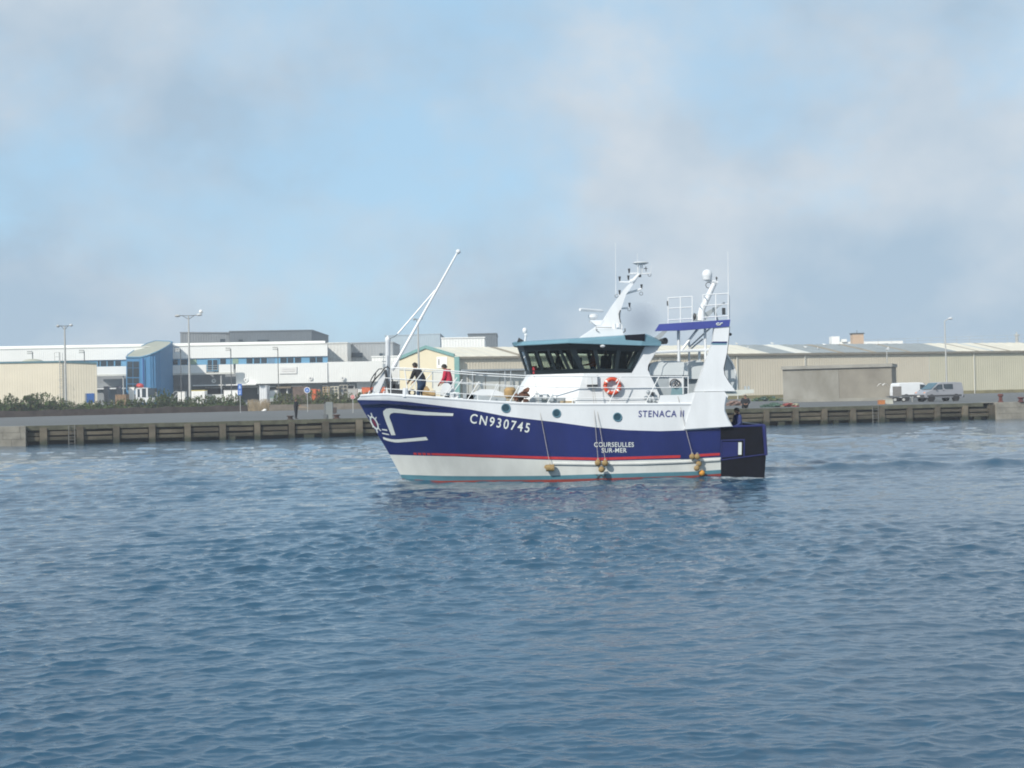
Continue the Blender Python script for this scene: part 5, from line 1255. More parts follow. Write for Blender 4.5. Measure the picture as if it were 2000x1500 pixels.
b = MB(); b.tube([(c_.x, 303, z1_), (c_.x, 303, z1_ + .35)], .48, 10); b.tube([(c_.x, 303, z1_ + .35), (c_.x, 303, z1_ + .8)], .14, 8); b.build('cap', GALV, t)
t = thing('roof_railing', roofpt(along(1950), 1), 'thin grey safety railing along the warehouse ridge at right', 'railing')
b = MB(); ua, ub = along(1755), L_tot
for hgt in (.9, 1.7): b.tube([roofpt(ua, 1) + Vector((0, 0, hgt * .5)), roofpt(ub, 1) + Vector((0, 0, hgt))], .03, 4)
b.build('rail', GALV, t)
b = MB(); 
for i in range(14):
    u = ua + (ub - ua) * i / 13; q = roofpt(u, 1); b.tube([q, q + Vector((0, 0, .85 + .85 * i / 13))], .03, 4)
b.build('stanchion', GALV, t)
# small grey block building on the quay
b0 = onground(1530, 190); b1 = onground(1743, 185)
BP = VPlane((b0.x, b0.y), (b1.x, b1.y)); ztop = BP.on(1530, 722).z; zt2 = ztop
t = thing('block_building', Vector(((b0.x + b1.x) / 2, (b0.y + b1.y) / 2, 1.6)), 'windowless grey rendered block building with a flat roof on the quay', 'building')
bd = -BP.n * 6.0
mid = b0 * .5 + b1 * .5 + (b1 - b0) * .02
b = MB(); b.prism([Vector((b0.x, b0.y, 1.0)), Vector((mid.x, mid.y, 1.0)), Vector((mid.x, mid.y, ztop)), Vector((b0.x, b0.y, ztop))], bd); b.build('wall', BLOCKW, t)
m2 = mid + (b1 - b0).normalized() * .03
b = MB(); b.prism([Vector((m2.x, m2.y, 1.0)) + BP.n * .02, Vector((b1.x, b1.y, 1.0)) + BP.n * .02, Vector((b1.x, b1.y, ztop)) + BP.n * .02, Vector((m2.x, m2.y, ztop)) + BP.n * .02], bd); b.build('wall', mat('stained_render_dark', (.19, .175, .15), .9, .2, .28, detail=7, col2=(.25, .235, .20)), t)
e = (b1 - b0).normalized() * .12
b = MB(); b.prism([Vector((b0.x, b0.y, ztop)) - e + BP.n * .3, Vector((b1.x, b1.y, ztop)) + e + BP.n * .3, Vector((b1.x, b1.y, ztop + .42)) + e + BP.n * .3, Vector((b0.x, b0.y, ztop + .42)) - e + BP.n * .3], bd * 1.1); b.build('roof_slab', BLOCKT, t)
b = MB(); b.prism([Vector((b0.x, b0.y, 1.0)) + BP.n * .04, Vector((b1.x, b1.y, 1.0)) + BP.n * .06, Vector((b1.x, b1.y, 2.15)) + BP.n * .06, Vector((b0.x, b0.y, 2.15)) + BP.n * .04], -BP.n * .1); b.build('plinth', mat('plinth_pale', (.23, .225, .20), .9, .2, .5), t)

# ------------------------------------------------------------------ buildings, left
FA = P(-60, 760, 257); FB = P(640, 760, 269); FP = VPlane((FA.x, FA.y), (FB.x, FB.y))
def yl_(x_, yref): return yref + 0.0178 * (640 - x_)
wb = thing('white_building', Vector((P(400, 780, 263).x, 263, 1.9)), 'long white ribbed metal harbour building with a blue window band', 'building')
def fpanel(x0_, x1_, y0_, y1_, th, m_, name, off=0.0, ribs=False, parent=None, flat=False):
    f0 = (lambda x_, y_: y_) if flat else yl_
    q = [FP.on(x0_, f0(x0_, y1_), off), FP.on(x1_, f0(x1_, y1_), off), FP.on(x1_, f0(x1_, y0_), off), FP.on(x0_, f0(x0_, y0_), off)]
    b = MB()
    if ribs:
        b.ribwall(q[0], q[1], q[0].z, q[3].z, .33, .022, z0b=q[1].z, z1b=q[2].z)
        b.prism([v - FP.n * .08 for v in q], -FP.n * th)
    else: b.prism(q, -FP.n * th)
    return b.build(name, m_, parent or wb, recalc=not ribs)
fpanel(-60, 640, 671.7, 695.3, 1.0, CLADW, 'upper_wall', 0, True)
fpanel(-60, 640, 695.5, 708, .8, BAND, 'window_band', -.25)
fpanel(461, 640, 708.2, 747.2, 1.0, CLADW, 'lower_wall', 0, True)
fpanel(640.3, 800, 707, 746.5, 1.0, CLADW, 'lower_wall', -.2, True)
# roof slope above the wall
b = MB(); q0, q1 = FP.on(-60, yl_(-60, 671.5), .1), FP.on(640, yl_(640, 671.5), .1); bk = -FP.n * 34 + Vector((0, 0, 1.0 + 34 * .028))
b.prism([q0, q1, q1 - FP.n * 34 + Vector((0, 0, 1.6)), q0 - FP.n * 34 + Vector((0, 0, 1.6))], (0, 0, .12)); b.build('roof', ROOFL, wb)
b = MB(); q2, q3 = q0 - FP.n * 8 + Vector((0, 0, .38)), q1 - FP.n * 8 + Vector((0, 0, .38)); b.prism([q2, q3, q3 + Vector((0, 0, .55)), q2 + Vector((0, 0, .55))], -FP.n * .3); b.build('roof_parapet', CLADW, wb)
# balcony on the left half and the recess below it
for x0_, x1_ in ((188, 262), (325, 403), (427.5, 456)):
    fpanel(x0_, x1_, 708.2, 723.5, .25, CLADW, 'balcony_parapet', 1.8)
fpanel(188, 457, 723.5, 727, 2.3, ROOFL, 'balcony_floor', 1.9)
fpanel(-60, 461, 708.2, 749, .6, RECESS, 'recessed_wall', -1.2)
fpanel(-60, 800, 746.9, 788, .6, CLADG, 'ground_floor_wall', -2.2)
fpanel(376, 500, 747.3, 749.5, 2.2, PLAINW, 'dock_canopy', 1.0)
fpanel(188, 245, 750, 752.5, 2.0, PLAINW, 'dock_canopy', 0.6)
for x_ in (241, 432):
    q = FP.on(x_, 740, 1.5); b = MB(); b.tube([Vector((q.x, q.y, FP.on(x_, yl_(x_, 726), 1.5).z)), Vector((q.x, q.y, 1.9))], .16, 6); b.build('balcony_post', GALV, wb)
wins = [(191, 194.5), (196.5, 208), (210, 222), (225, 236), (338, 347), (353, 366), (430, 441), (481.5, 493), (496, 507.5), (510, 521), (547.6, 560), (562, 573), (576, 588), (605, 616.5), (618.4, 630)]
for x0_, x1_ in wins:
    f_ = fpanel(x0_, x1_, 697.2, 707.2, .1, GLASSD, 'window', -.2)
for x0_, x1_, m_ in ((371.6, 384, mat('panel_green', (.25, .36, .27), .6)), (454, 465.5, MATS['panel_green']), (523, 536, mat('panel_blue', (.15, .27, .40), .5))):
    fpanel(x0_, x1_, 697, 707.3, .1, m_, 'infill_panel', -.2)
f_ = fpanel(404, 426, 697.5, 721, .1, BAND, 'balcony_door', -.1)
fpanel(405.5, 414, 699, 719.5, .1, GLASSD, 'door_pane', -.05, parent=f_); fpanel(416, 424.5, 699, 719.5, .1, GLASSD, 'door_pane', -.05, parent=f_)
b = MB()
for yy in (710, 714, 718): b.tube([FP.on(403, yl_(403, yy), 1.8), FP.on(427, yl_(427, yy), 1.8)], .05, 5)
b.build('balcony_rail', GALV, wb)
f_ = fpanel(546, 579.5, 715, 728.5, .08, PLAINW, 'sign_board', .16)
for yy, x0_, x1_ in ((719.5, 552, 573), (723.5, 551, 574)):
    b = MB(); xx = x0_
    random.seed(int(yy))
    while xx < x1_:
        ww = random.uniform(1.5, 3.2); b.prism([FP.on(a, yl_(a, c), .20) for a, c in ((xx, yy + .6), (xx + ww, yy + .6), (xx + ww, yy - .6), (xx, yy - .6))], FP.n * .01); xx += ww + .9
    b.build('sign_mark', mat('sign_faint', (.62, .60, .60), .6), f_)
for x_, y_ in ((606, 739), (669, 738.5), (479.5, 742), (417.5, 744)):
    q = FP.on(x_, y_, .12); b = MB(); b.tube([q, q + FP.n * .08], .42, 14); d_ = b.build('dock_number_disc', PLAINW, wb)
    b = MB(); b.tube([q + FP.n * .08, q + FP.n * .11], .16, 8); b.build('disc_mark', CLADG, d_)
# dock openings
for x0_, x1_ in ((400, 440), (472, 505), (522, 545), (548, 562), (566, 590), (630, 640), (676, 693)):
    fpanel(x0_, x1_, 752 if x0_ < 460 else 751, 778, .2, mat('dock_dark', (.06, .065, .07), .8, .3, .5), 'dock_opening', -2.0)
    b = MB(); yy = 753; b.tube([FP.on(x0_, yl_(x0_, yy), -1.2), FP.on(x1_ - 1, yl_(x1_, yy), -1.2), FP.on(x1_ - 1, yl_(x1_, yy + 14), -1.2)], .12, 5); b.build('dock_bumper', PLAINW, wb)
fpanel(697, 800, 747.2, 770, .3, PLAINW, 'dock_wall', -1.6)
fpanel(540, 568, 752, 757, 1.2, mat('lattice_brown', (.22, .18, .13), .8), 'lattice_screen', -.6)
# roof-top blocks behind the white building
def block(px0, px1, y0_, y1_, Y, depth, m_, name, label, cat='building', rot=0.0, m2_=None, split=None, win=None):
    a, c = P(px0, y0_, Y), P(px1, y1_, Y); zt = P(px0, y0_, Y).z
    t = thing(name, Vector(((a.x + c.x) / 2, Y, 1.9)), label, cat)
    b = MB(); b.ribwall((a.x, Y), (c.x, Y + rot), 1.9, zt, .6, .03); b.prism([(a.x, Y + .1, 1.9), (c.x, Y + rot + .1, 1.9), (c.x, Y + rot + .1, zt - .02), (a.x, Y + .1, zt - .02)], (0, depth, 0)); b.build('walls', m_, t, recalc=False)
    b = MB(); b.prism([(a.x - .1, Y - .15, zt), (c.x + .1, Y + rot - .15, zt), (c.x + .1, Y + rot + depth, zt), (a.x - .1, Y + depth, zt)], (0, 0, .25)); b.build('roof_edge', m2_ or m_, t)
    for x0_, x1_, ya, yb in (win or []):
        b = MB(); b.prism([P(x0_, ya, Y - .15), P(x1_, ya, Y - .15), P(x1_, yb, Y - .15), P(x0_, yb, Y - .15)], (0, .1, 0)); b.build('window', GLASSD, t)
    return t
block(352, 448, 650.5, 668, 325, 30, CLADG, 'rooftop_hall', 'mid grey hall wall rising behind the left white building', rot=6, win=[(430, 440, 662, 668)])
block(448.3, 607, 648.5, 668, 330, 30, SLATE, 'rooftop_hall', 'dark slate hall behind the white building roof', rot=2, win=[(466, 474, 663, 667), (503, 526, 663.5, 667)])
block(640.5, 679, 671.5, 707, 285, 18, mat('clad_offwhite', (.62, .63, .61), .6), 'annexe', 'off white annexe at the right end of the white building')
block(679.5, 768, 671.5, 707, 292, 18, CLADG, 'annexe', 'grey annexe with a dark window strip behind the bow post', win=[(684, 708, 689, 698), (741, 750, 690, 696)])
block(752, 862, 656.5, 700, 420, 30, SLATE2, 'distant_hall', 'pale blue grey hall far behind the cream gable', rot=-5)
block(862, 947, 661.5, 690, 300, 14, CLADW, 'rooftop_hall', 'white boxy hall rising behind the cream gable roof', rot=1)
block(914, 971, 653.5, 690, 335, 20, SLATE, 'rooftop_hall', 'small dark slate hall behind the white boxy hall')
block(726, 782, 698, 770, 281, 16, CLADW, 'annexe', 'low bright white shed between the bow post and the gable')

# blue tower with the slanted roof
tw = thing('blue_tower', Vector((P(290, 780, 256).x, 256, 1.9)), 'blue ribbed entrance tower with a slanted curved roof and tall glazing', 'tower')
front = [(247, 250, 698.5), (273, 250, 698.5), (277, 249.5, 698), (286, 249, 695.5), (294, 249, 693), (304, 249.5, 689), (313.6, 250.5, 684.5), (322, 252.5, 680), (328.5, 255, 676), (333, 258.5, 672.5), (336.6, 263, 669)]
back = [(333, 270, 668), (318, 274, 667.3), (303, 274, 667), (288, 271, 671.7), (267, 265, 682), (250, 257, 694)]
tops = [P(x_, y_, Y) for x_, Y, y_ in front] + [P(x_, y_, Y) for x_, Y, y_ in back]
b = MB()
for i in range(1, len(front) - 1): b.ribwall(tops[i], tops[i + 1], 1.6, tops[i].z, .5, .05, z1b=tops[i + 1].z, nrm=(.3 if i > 6 else -.1, -1, 0))
nF, nT = len(front), len(tops)
for i in list(range(nF - 1, nT)):
    j = (i + 1) % nT; b.add([Vector((tops[i].x, tops[i].y, 1.6)), Vector((tops[j].x, tops[j].y, 1.6)), tops[j], tops[i]], [[0, 1, 2, 3]])
b.build('curved_wall', TOWER, tw, recalc=False)
b = MB(); cen = sum(tops, Vector()) / nT + Vector((0, 0, .2)); up_ = Vector((0, 0, .1))
b.add([cen] + [v + up_ for v in tops], [[0, 1 + i, 1 + (i + 1) % nT] for i in range(nT)]); b.build('roof', TROOF, tw, smooth=True)
b = MB(); b.tube([v + Vector((0, -.05, .05)) for v in tops] + [tops[0] + Vector((0, -.05, .05))], .16, 5); b.build('roof_edge', mat('tower_trim', (.06, .20, .33), .5), tw)
gl_ = VPlane((tops[0].x, tops[0].y), (tops[1].x, tops[1].y))
b = MB(); b.prism([gl_.on(246.5, 697.5, .02), gl_.on(273.5, 697.5, .02), gl_.on(273.5, 770, .02), gl_.on(246.5, 770, .02)], -gl_.n * .3); gf = b.build('glazing_frame', TOWER, tw)
for x0_, x1_ in ((248.5, 259), (260.2, 271.5)):
    for y0_, y1_ in ((706, 718), (719, 736.5), (738.5, 749), (750.5, 762)):
        b = MB(); b.prism([gl_.on(a, c, .05) for a, c in ((x0_, y0_), (x1_, y0_), (x1_, y1_), (x0_, y1_))], gl_.n * .02); b.build('pane', GLASSD, gf)
q = P(281, 740, 249); b = MB(); b.tube([Vector((q.x, 248.8, P(281, 700, 249).z)), Vector((q.x, 248.8, 1.9))], .16, 6); b.build('downpipe', mat('pipe_blue', (.02, .09, .28), .5), tw)

# beige building on the far left
a, c, e = P(-70, 760, 230), P(118, 760, 232), P(190, 760, 234)
bb = thing('beige_shed', Vector((P(60, 780, 232).x, 233, 1.9)), 'beige ribbed metal shed with a blue door behind the shrubs', 'shed')
z1, z2, z3 = P(-70, 711, 230).z, P(118, 708, 232).z, P(190, 710.6, 234).z
b = MB(); b.ribwall(a, c, 1.6, z1, .40, .016, z1b=z2); b.ribwall(c, e, 1.6, z2, .40, .016, z1b=z3); b.prism([Vector((e.x, e.y, 1.6)), Vector((e.x - 5, e.y + 12, 1.6)), Vector((e.x - 5, e.y + 12, z3)), Vector((e.x, e.y, z3))], (-.2, 0, 0)); b.build('wall', BEIGE, bb, recalc=False)
b = MB(); b.prism([Vector((a.x, a.y - .15, z1)), Vector((c.x, c.y - .15, z2)), Vector((e.x + .1, e.y - .15, z3)), Vector((e.x - 5, e.y + 12, z3)), Vector((a.x, a.y + 12, z1))], (0, 0, .28)); b.build('roof', mat('trim_bluegreen', (.10, .20, .24), .5), bb)
EPl = VPlane((c.x, c.y), (e.x, e.y))
b = MB(); b.prism([EPl.on(x_, y_, .1) for x_, y_ in ((169, 768.5), (184, 768), (184, 786), (169, 786.5))], -EPl.n * .08); dr = b.build('door', DOORB, bb)
b = MB(); b.box(EPl.on(171, 778, .16), (.1, .05, .05)); b.build('handle', GALV, dr)
b = MB(); b.prism([EPl.on(x_, y_, .13) for x_, y_ in ((166, 768), (168.3, 768), (168.3, 786), (166, 786))], -EPl.n * .1); b.build('door_post', CLADG, bb)
b = MB(); cd = P(57, 708, 236); rw_ = P(79, 708, 236).x - cd.x; b.ball((cd.x, 238, cd.z - .1), (rw_, 3.0, .75), 18); b.build('skylight_dome', mat('dome_beige', (.42, .42, .33), .6), bb, smooth=True)
b = MB(); l0, l1 = P(118, 750, 231.7), P(124, 750, 232.4)
for q in (l0, l1): b.tube([Vector((q.x, q.y - .3, 2.4)), Vector((q.x, q.y - .3, z2 + 1.6))], .05, 5)
zz = 2.6
while zz < z2: b.tube([Vector((l0.x, l0.y - .3, zz)), Vector((l1.x, l1.y - .3, zz))], .03, 4); zz += .4
for zz in (4.0, 5.2, 6.4, 7.6): b.torus(((l0.x + l1.x) / 2, l0.y - .6, zz), .42, .025, 'Z', 10, 4)
for x_ in (107.5, 118): q = P(x_, 700, 232); b.tube([(q.x, 231.8, z2), (q.x, 231.8, P(x_, 688.5, 232).z)], .05, 4)
for y_ in (688.5, 697): b.tube([P(107.5, y_, 231.8), P(118, y_, 231.8)], .05, 4)
b.build('cage_ladder', GALV, bb)

# ------------------------------------------------------------------ lamp posts and signs
def lamp_twin(px, ytop, Y, w_px, label, cam_=False, tilt=0.0):
    p = P(px, ytop, Y); bz = gz(p.x, Y); h = p.z - bz; t = thing('street_lamp', Vector((p.x, Y, bz)), label, 'street lamp', 'lamp posts on the far quay')
    arm_ = w_px * Y / FPX
    b = MB(); b.tube([(p.x, Y, bz), (p.x, Y, bz + h * .6), (p.x, Y, bz + h - .3)], [.22, .16, .10], 10); b.build('pole', GALV, t, smooth=True)
    for s_ in (-1, 1):
        b = MB(); b.tube([(p.x, Y, bz + h - .9), (p.x + s_ * arm_ * .45, Y, bz + h - .30), (p.x + s_ * arm_ * .6, Y, bz + h - .25)], .05, 6); b.tube([(p.x, Y, bz + h - .3), (p.x + s_ * arm_ * .75, Y, bz + h - .25)], .05, 6); b.build('arm', POSTD, t)
        b = MB(); b.ball((p.x + s_ * arm_ * .85, Y, bz + h - .28 + (.0 if s_ < 0 else .1)), (arm_ * .24, .28, .22), 10); b.build('lamp_head', LENSG if s_ > 0 else GALV, t, smooth=True)
    if cam_:
        b = MB(); b.ball((p.x + arm_ * .98, Y, bz + h + .32), .32, 12); b.build('camera_dome', PLAINW, t, smooth=True)
    return t
lamp_twin(126, 633, 218, 15, 'tall grey lamp post with two lamp heads before the beige shed')
lamp_twin(368, 613, 230, 25, 'tall grey lamp post with two heads and a white camera dome', True)
lamp_twin(816, 620, 236, 9, 'slim lamp post with two heads behind the trawler boom')
def flood_post(px, ytop, ybot, Y, label):
    p = P(px, ytop, Y); bz = gz(p.x, Y); t = thing('floodlight_post', Vector((p.x, Y, bz)), label, 'floodlight', 'small floodlight posts before the white building')
    s_ = Y / FPX
    b = MB(); b.tube([(p.x, Y, bz), (p.x, Y, p.z)], .085, 6); b.build('pole', POSTD, t)
    for dy in (0, 3.8):
        b = MB(); b.box((p.x - 5 * s_, Y - .1, p.z + (1.5 - dy) * s_), (9 * s_, .45, 2.3 * s_)); b.build('floodlight_head', GALV, t)
for px_, yt, lb in ((63.5, 688, 'floodlight post above the beige shed roof at far left'), (164.5, 686, 'floodlight post behind the right half of the beige shed'), (352.5, 683, 'floodlight post just right of the blue tower'), (450.5, 681.5, 'floodlight post in front of the balcony end'), (542.5, 680, 'floodlight post beside the white sign board')):
    flood_post(px_, yt, 760, 246, lb)
p = P(1845, 628, 190); bz = gz(p.x, 190); t = thing('street_lamp', Vector((p.x, 190, bz)), 'single arm lamp post rising behind the silver van', 'street lamp', 'lamp posts on the far quay')
b = MB(); b.tube([(p.x + .1, 190, bz), (p.x, 190, p.z), (p.x + .12, 190, p.z + .12), (p.x + .65, 190, p.z + .42)], [.12, .07, .06, .05], 8); b.build('pole', GALV, t, smooth=True)
b = MB(); q = P(1856, 622, 190); b.ball(q, (.33, .22, .16), 10); b.tube([q + Vector((.1, 0, .1)), q + Vector((.12, 0, .42))], .02, 4); b.build('lamp_head', LENSG, t, smooth=True)
p = P(1732, 683, 230); t = thing('floodlight_post', Vector((p.x, 230, 1.9)), 'thin floodlight post rising behind the grey block building', 'floodlight')
b = MB(); b.tube([(p.x, 230, 1.9), (p.x, 230, p.z)], .07, 6); b.build('pole', GALV, t)
b = MB(); b.box((p.x + .1, 229.9, p.z + .1), (.5, .3, .22)); b.ball((p.x + .2, 229.9, p.z + .3), .15, 8); b.build('floodlight_head', LENSG, t)
def sign_post(px, Y, ytop, label, name, draw, cat='sign'):
    p = P(px, ytop, Y); bz = gz(p.x, Y); t = thing(name, Vector((p.x, Y, bz)), label, cat)
    b = MB(); b.tube([(p.x, Y, bz), (p.x, Y, p.z - .05)], .05, 6); b.build('post', GALV, t)
    draw(t, p, Y, Y / FPX)
def d_rect(t, p, Y, s_):
    b = MB(); b.box((p.x, Y - .1, p.z - 11 * s_), (8 * s_, .06, 22 * s_)); pl = b.build('plate', SIGNB, t)
    b = MB(); b.prism([(p.x - 2 * s_, Y - .14, p.z - 9 * s_), (p.x + 2 * s_, Y - .14, p.z - 9 * s_), (p.x + 1.5 * s_, Y - .14, p.z - 3 * s_), (p.x - 1.5 * s_, Y - .14, p.z - 3 * s_)], (0, .01, 0)); b.box((p.x, Y - .14, p.z - 14 * s_), (5 * s_, .01, 1.6 * s_)); b.box((p.x, Y - .14, p.z - 18 * s_), (3 * s_, .01, 4 * s_)); b.build('symbol', mat('sign_pale', (.40, .52, .74), .5), pl)
sign_post(468.5, 205, 750, 'tall narrow blue information sign beside the shrubs', 'information_sign', d_rect)
def d_round(col, r_, sym):
    def f(t, p, Y, s_):
        c_ = Vector((p.x, Y - .1, p.z - r_ * s_)); b = MB(); b.tube([c_, c_ + Vector((0, -.04, 0))], r_ * s_, 20); pl = b.build('plate', PLAINW, t)
        b = MB(); b.tube([c_ + Vector((0, -.04, 0)), c_ + Vector((0, -.06, 0))], r_ * s_ * .82, 20); b.build('face', col, pl)
        b = MB(); sym(b, c_ + Vector((0, -.07, 0)), r_ * s_); b.build('symbol', mat('sign_pale', (.40, .52, .74), .5) if col is SIGNB else PLAINW, pl)
    return f
def sym_blue(b, c_, r_): b.box(c_, (.7 * r_, .02, .3 * r_)); b.box(c_ + Vector((.25 * r_, 0, -.3 * r_)), (.18 * r_, .02, .3 * r_)); b.box(c_ + Vector((-.25 * r_, 0, -.3 * r_)), (.18 * r_, .02, .3 * r_)); b.box(c_ + Vector((0, 0, .28 * r_)), (.2 * r_, .02, .2 * r_))
def sym_red(b, c_, r_): b.box(c_, (.9 * r_, .02, .3 * r_))
sign_post(600, 195, 756, 'round blue traffic sign on a pale post', 'traffic_sign', d_round(SIGNB, 6, sym_blue))
sign_post(689, 172, 771, 'round red traffic sign on a post just left of the bow', 'traffic_sign', d_round(SIGNR, 4.3, sym_red))

# ------------------------------------------------------------------ low walls, bank, shrubs
random.seed(31)
b0 = onground(-60, 205); b1 = onground(484, 231)
t = thing('retaining_wall', (b0 + b1) / 2, 'low dark earth retaining wall under the left shrubs', 'retaining wall')
d_ = (b1 - b0); nb_ = Vector((d_.y, -d_.x, 0)).normalized()
b = MB(); kk = 26
top_ = [b0 + d_ * (i / kk) + Vector((0, 0, random.uniform(.85, 1.05))) for i in range(kk + 1)]
for i in range(kk):
    a, c = b0 + d_ * (i / kk), b0 + d_ * ((i + 1) / kk)
    b.prism([a + Vector((0, 0, -.2)) + nb_ * random.uniform(0, .08), c + Vector((0, 0, -.2)), top_[i + 1], top_[i]], -nb_ * 1.2)
b.build('bank', EARTH, t)
w0, w1 = onground(526, 226), onground(745, 228)
t = thing('low_wall', (w0 + w1) / 2, 'low tan rendered wall behind the fisherman', 'wall')
b = MB(); d2 = w1 - w0; n2_ = Vector((d2.y, -d2.x, 0)).normalized()
for i in range(6):
    a, c = w0 + d2 * (i / 6 + .001), w0 + d2 * ((i + 1) / 6 - .001); hgt = .95 + random.uniform(-.04, .04)
    b.prism([a, c, c + Vector((0, 0, hgt)), a + Vector((0, 0, hgt))], -n2_ * .25)
b.build('panel', WALLT, t)
def leaf_cloud(b, c_, rad3, n_, size, mi_w=(0,), seed=None):
    for i in range(n_):
        while True:
            v = Vector((random.uniform(-1, 1), random.uniform(-1, 1), random.uniform(-1, 1)))
            if .25 < v.length < 1: break
        p = Vector(c_) + Vector((v.x * rad3[0], v.y * rad3[1], v.z * rad3[2]))
        u = Vector((random.gauss(0, 1), random.gauss(0, 1), random.gauss(0, 1))).normalized(); w_ = u.orthogonal().normalized(); s_ = size * random.uniform(.6, 1.4)
        w2 = u.cross(w_)
        b.add([p - w_ * s_ * .5, p + w2 * s_ * .28, p + w_ * s_ * .5, p - w2 * s_ * .28], [[0, 1, 2, 3]], random.choice(mi_w))
LM = [LEAF, LEAF2, LEAF3]
def hedge(px0, px1, Y0, Y1, prof, label_name, count, size, weights, stems=True):
    b = MB()
    for i in range(count):
        u = random.random(); px = px0 + (px1 - px0) * u; Y = Y0 + (Y1 - Y0) * u + random.uniform(-.3, 3.0)
        p = onground(px, Y); base = 0.5; h_ = prof(px) * random.uniform(.35, 1.05)
        rr = random.uniform(.35, .8); z_ = random.uniform(base, max(base + .1, h_ - rr * .5))
        leaf_cloud(b, p + Vector((0, 0, z_)), (rr * 1.25, rr, rr * .85), 90, size, weights)
    for i in range(int(count * .8)):                    # thin upright sprigs for an uneven top
        u = random.random(); px = px0 + (px1 - px0) * u; Y = Y0 + (Y1 - Y0) * u + random.uniform(0, 2.0); p = onground(px, Y); h_ = prof(px) * random.uniform(.8, 1.3)
        leaf_cloud(b, p + Vector((0, 0, h_)), (.14, .14, .42), 9, size * .9, weights)
        b.tube([p, p + Vector((random.uniform(-.1, .1), 0, h_ + .2))], [.03, .01], 3, weights[0])
    return tag(b.build(label_name, LM, recalc=False), kind='stuff')
pr1 = [(-60, 1.7), (0, 1.9), (20, 2.6), (40, 1.9), (60, 2.4), (85, 2.7), (110, 2.3), (130, 1.6), (160, 1.3), (180, 1.7), (200, 1.5), (240, 1.6), (280, 1.7), (300, 2.0), (315, 3.0), (330, 2.6), (345, 1.6), (380, 1.8), (410, 1.9), (440, 1.8), (465, 2.2), (480, 1.0)]
tag(hedge(-40, 478, 207.5, 231.5, lambda x_: interp(pr1, x_), 'shrubbery', 800, .30, (0, 0, 0, 1, 2)), 'dark mixed shrubs growing along the top of the earth bank', 'shrubs')
pr2 = [(500, 1.6), (540, 2.2), (590, 1.7), (610, 2.3), (650, 2.0), (690, 1.9), (740, 2.1)]
tag(hedge(535, 745, 229, 231, lambda x_: interp(pr2, x_), 'shrubbery', 300, .30, (1, 1, 0, 2)), 'olive green shrubs behind the low tan wall', 'shrubs')
b = MB()
for i in range(420):
    px = random.uniform(484, 527); Y = random.uniform(229, 240); p = onground(px, Y); h_ = random.uniform(.8, 2.0); lean_ = Vector((random.uniform(-.25, .25), 0, h_)); w_ = Vector((.045, 0, 0))
    b.add([p - w_, p + w_, p + lean_ + w_ * .3, p + lean_ - w_ * .3], [[0, 1, 2, 3]])
tag(b.build('reeds', REED, recalc=False), 'dry brown grass filling the gap between bank and low wall', 'dry grass', kind='stuff')
c_ = onground(57, 212) + Vector((0, 0, .9)); t = thing('small_tree', c_, 'small dark round headed tree above the shrubs by the beige shed', 'tree')
b = MB(); b.tube([c_, c_ + Vector((.1, 0, .9)), c_ + Vector((0, 0, 1.7)), c_ + Vector((.25, 0, 2.2))], [.07, .055, .04, .02], 6); b.tube([c_ + Vector((.05, 0, 1.2)), c_ + Vector((-.4, .1, 1.9))], [.04, .015], 5); b.tube([c_ + Vector((.05, 0, 1.3)), c_ + Vector((.6, -.1, 2.0))], [.04, .015], 5); b.build('trunk', BARK, t)
b = MB()
for i in range(16): leaf_cloud(b, c_ + Vector((random.uniform(-.65, .75), random.uniform(-.4, .4), random.uniform(1.45, 2.35))), (.33, .3, .22), 34, .26, (0, 0, 1))
b.build('crown', LM, t, recalc=False)

# ------------------------------------------------------------------ clutter in the loading yard
def yard(px, Y): return onground(px, Y)
def s_of(Y): return Y / FPX
# white cab vehicle by the tower
Y_ = 238; c_ = yard(280, Y_); s_ = s_of(Y_); t = thing('yard_truck', c_, 'white cabbed yard truck with a red load, beside the blue tower', 'truck')
def pb(x0_, x1_, y0_, y1_, Yd, dep): 
    a, cc_ = P(x0_, y1_, Yd), P(x1_, y0_, Yd); return ((a.x + cc_.x) / 2, Yd + dep / 2, (a.z + cc_.z) / 2), (abs(cc_.x - a.x), dep, abs(cc_.z - a.z))
b = MB()
for r_ in ((265, 268.5, 759, 784), (273.5, 277, 759, 784), (265.5, 276.5, 757.5, 760), (268, 275, 776, 786), (277, 300, 776, 786), (285.5, 288.5, 757, 776), (277, 286, 757, 758.6)): b.box(*pb(*r_, Y_, 1.8))
b.build('cab', VANW, t)
for r_ in ((268.5, 273.5, 760, 776), (277.2, 285.4, 759, 776), (288.7, 302, 758, 775)):
    b = MB(); b.box(*pb(*r_, Y_ + .05, 1.6)); b.build('cab_window', GLASSD, t)
b = MB(); q = P(273, 753, Y_ + .8); b.ball(q, (.6, .6, .38), 10, jit=.12); b.ball(q + Vector((.3, 0, -.15)), (.35, .5, .25), 8, jit=.2); b.build('red_load', SIGNR, t)
for x_ in (270, 296): wheel(Vector((P(x_, 786, Y_).x, Y_ - .05, gz(c_.x, Y_) + .45)), .45, .3, t, Vector((0, 1, 0)))
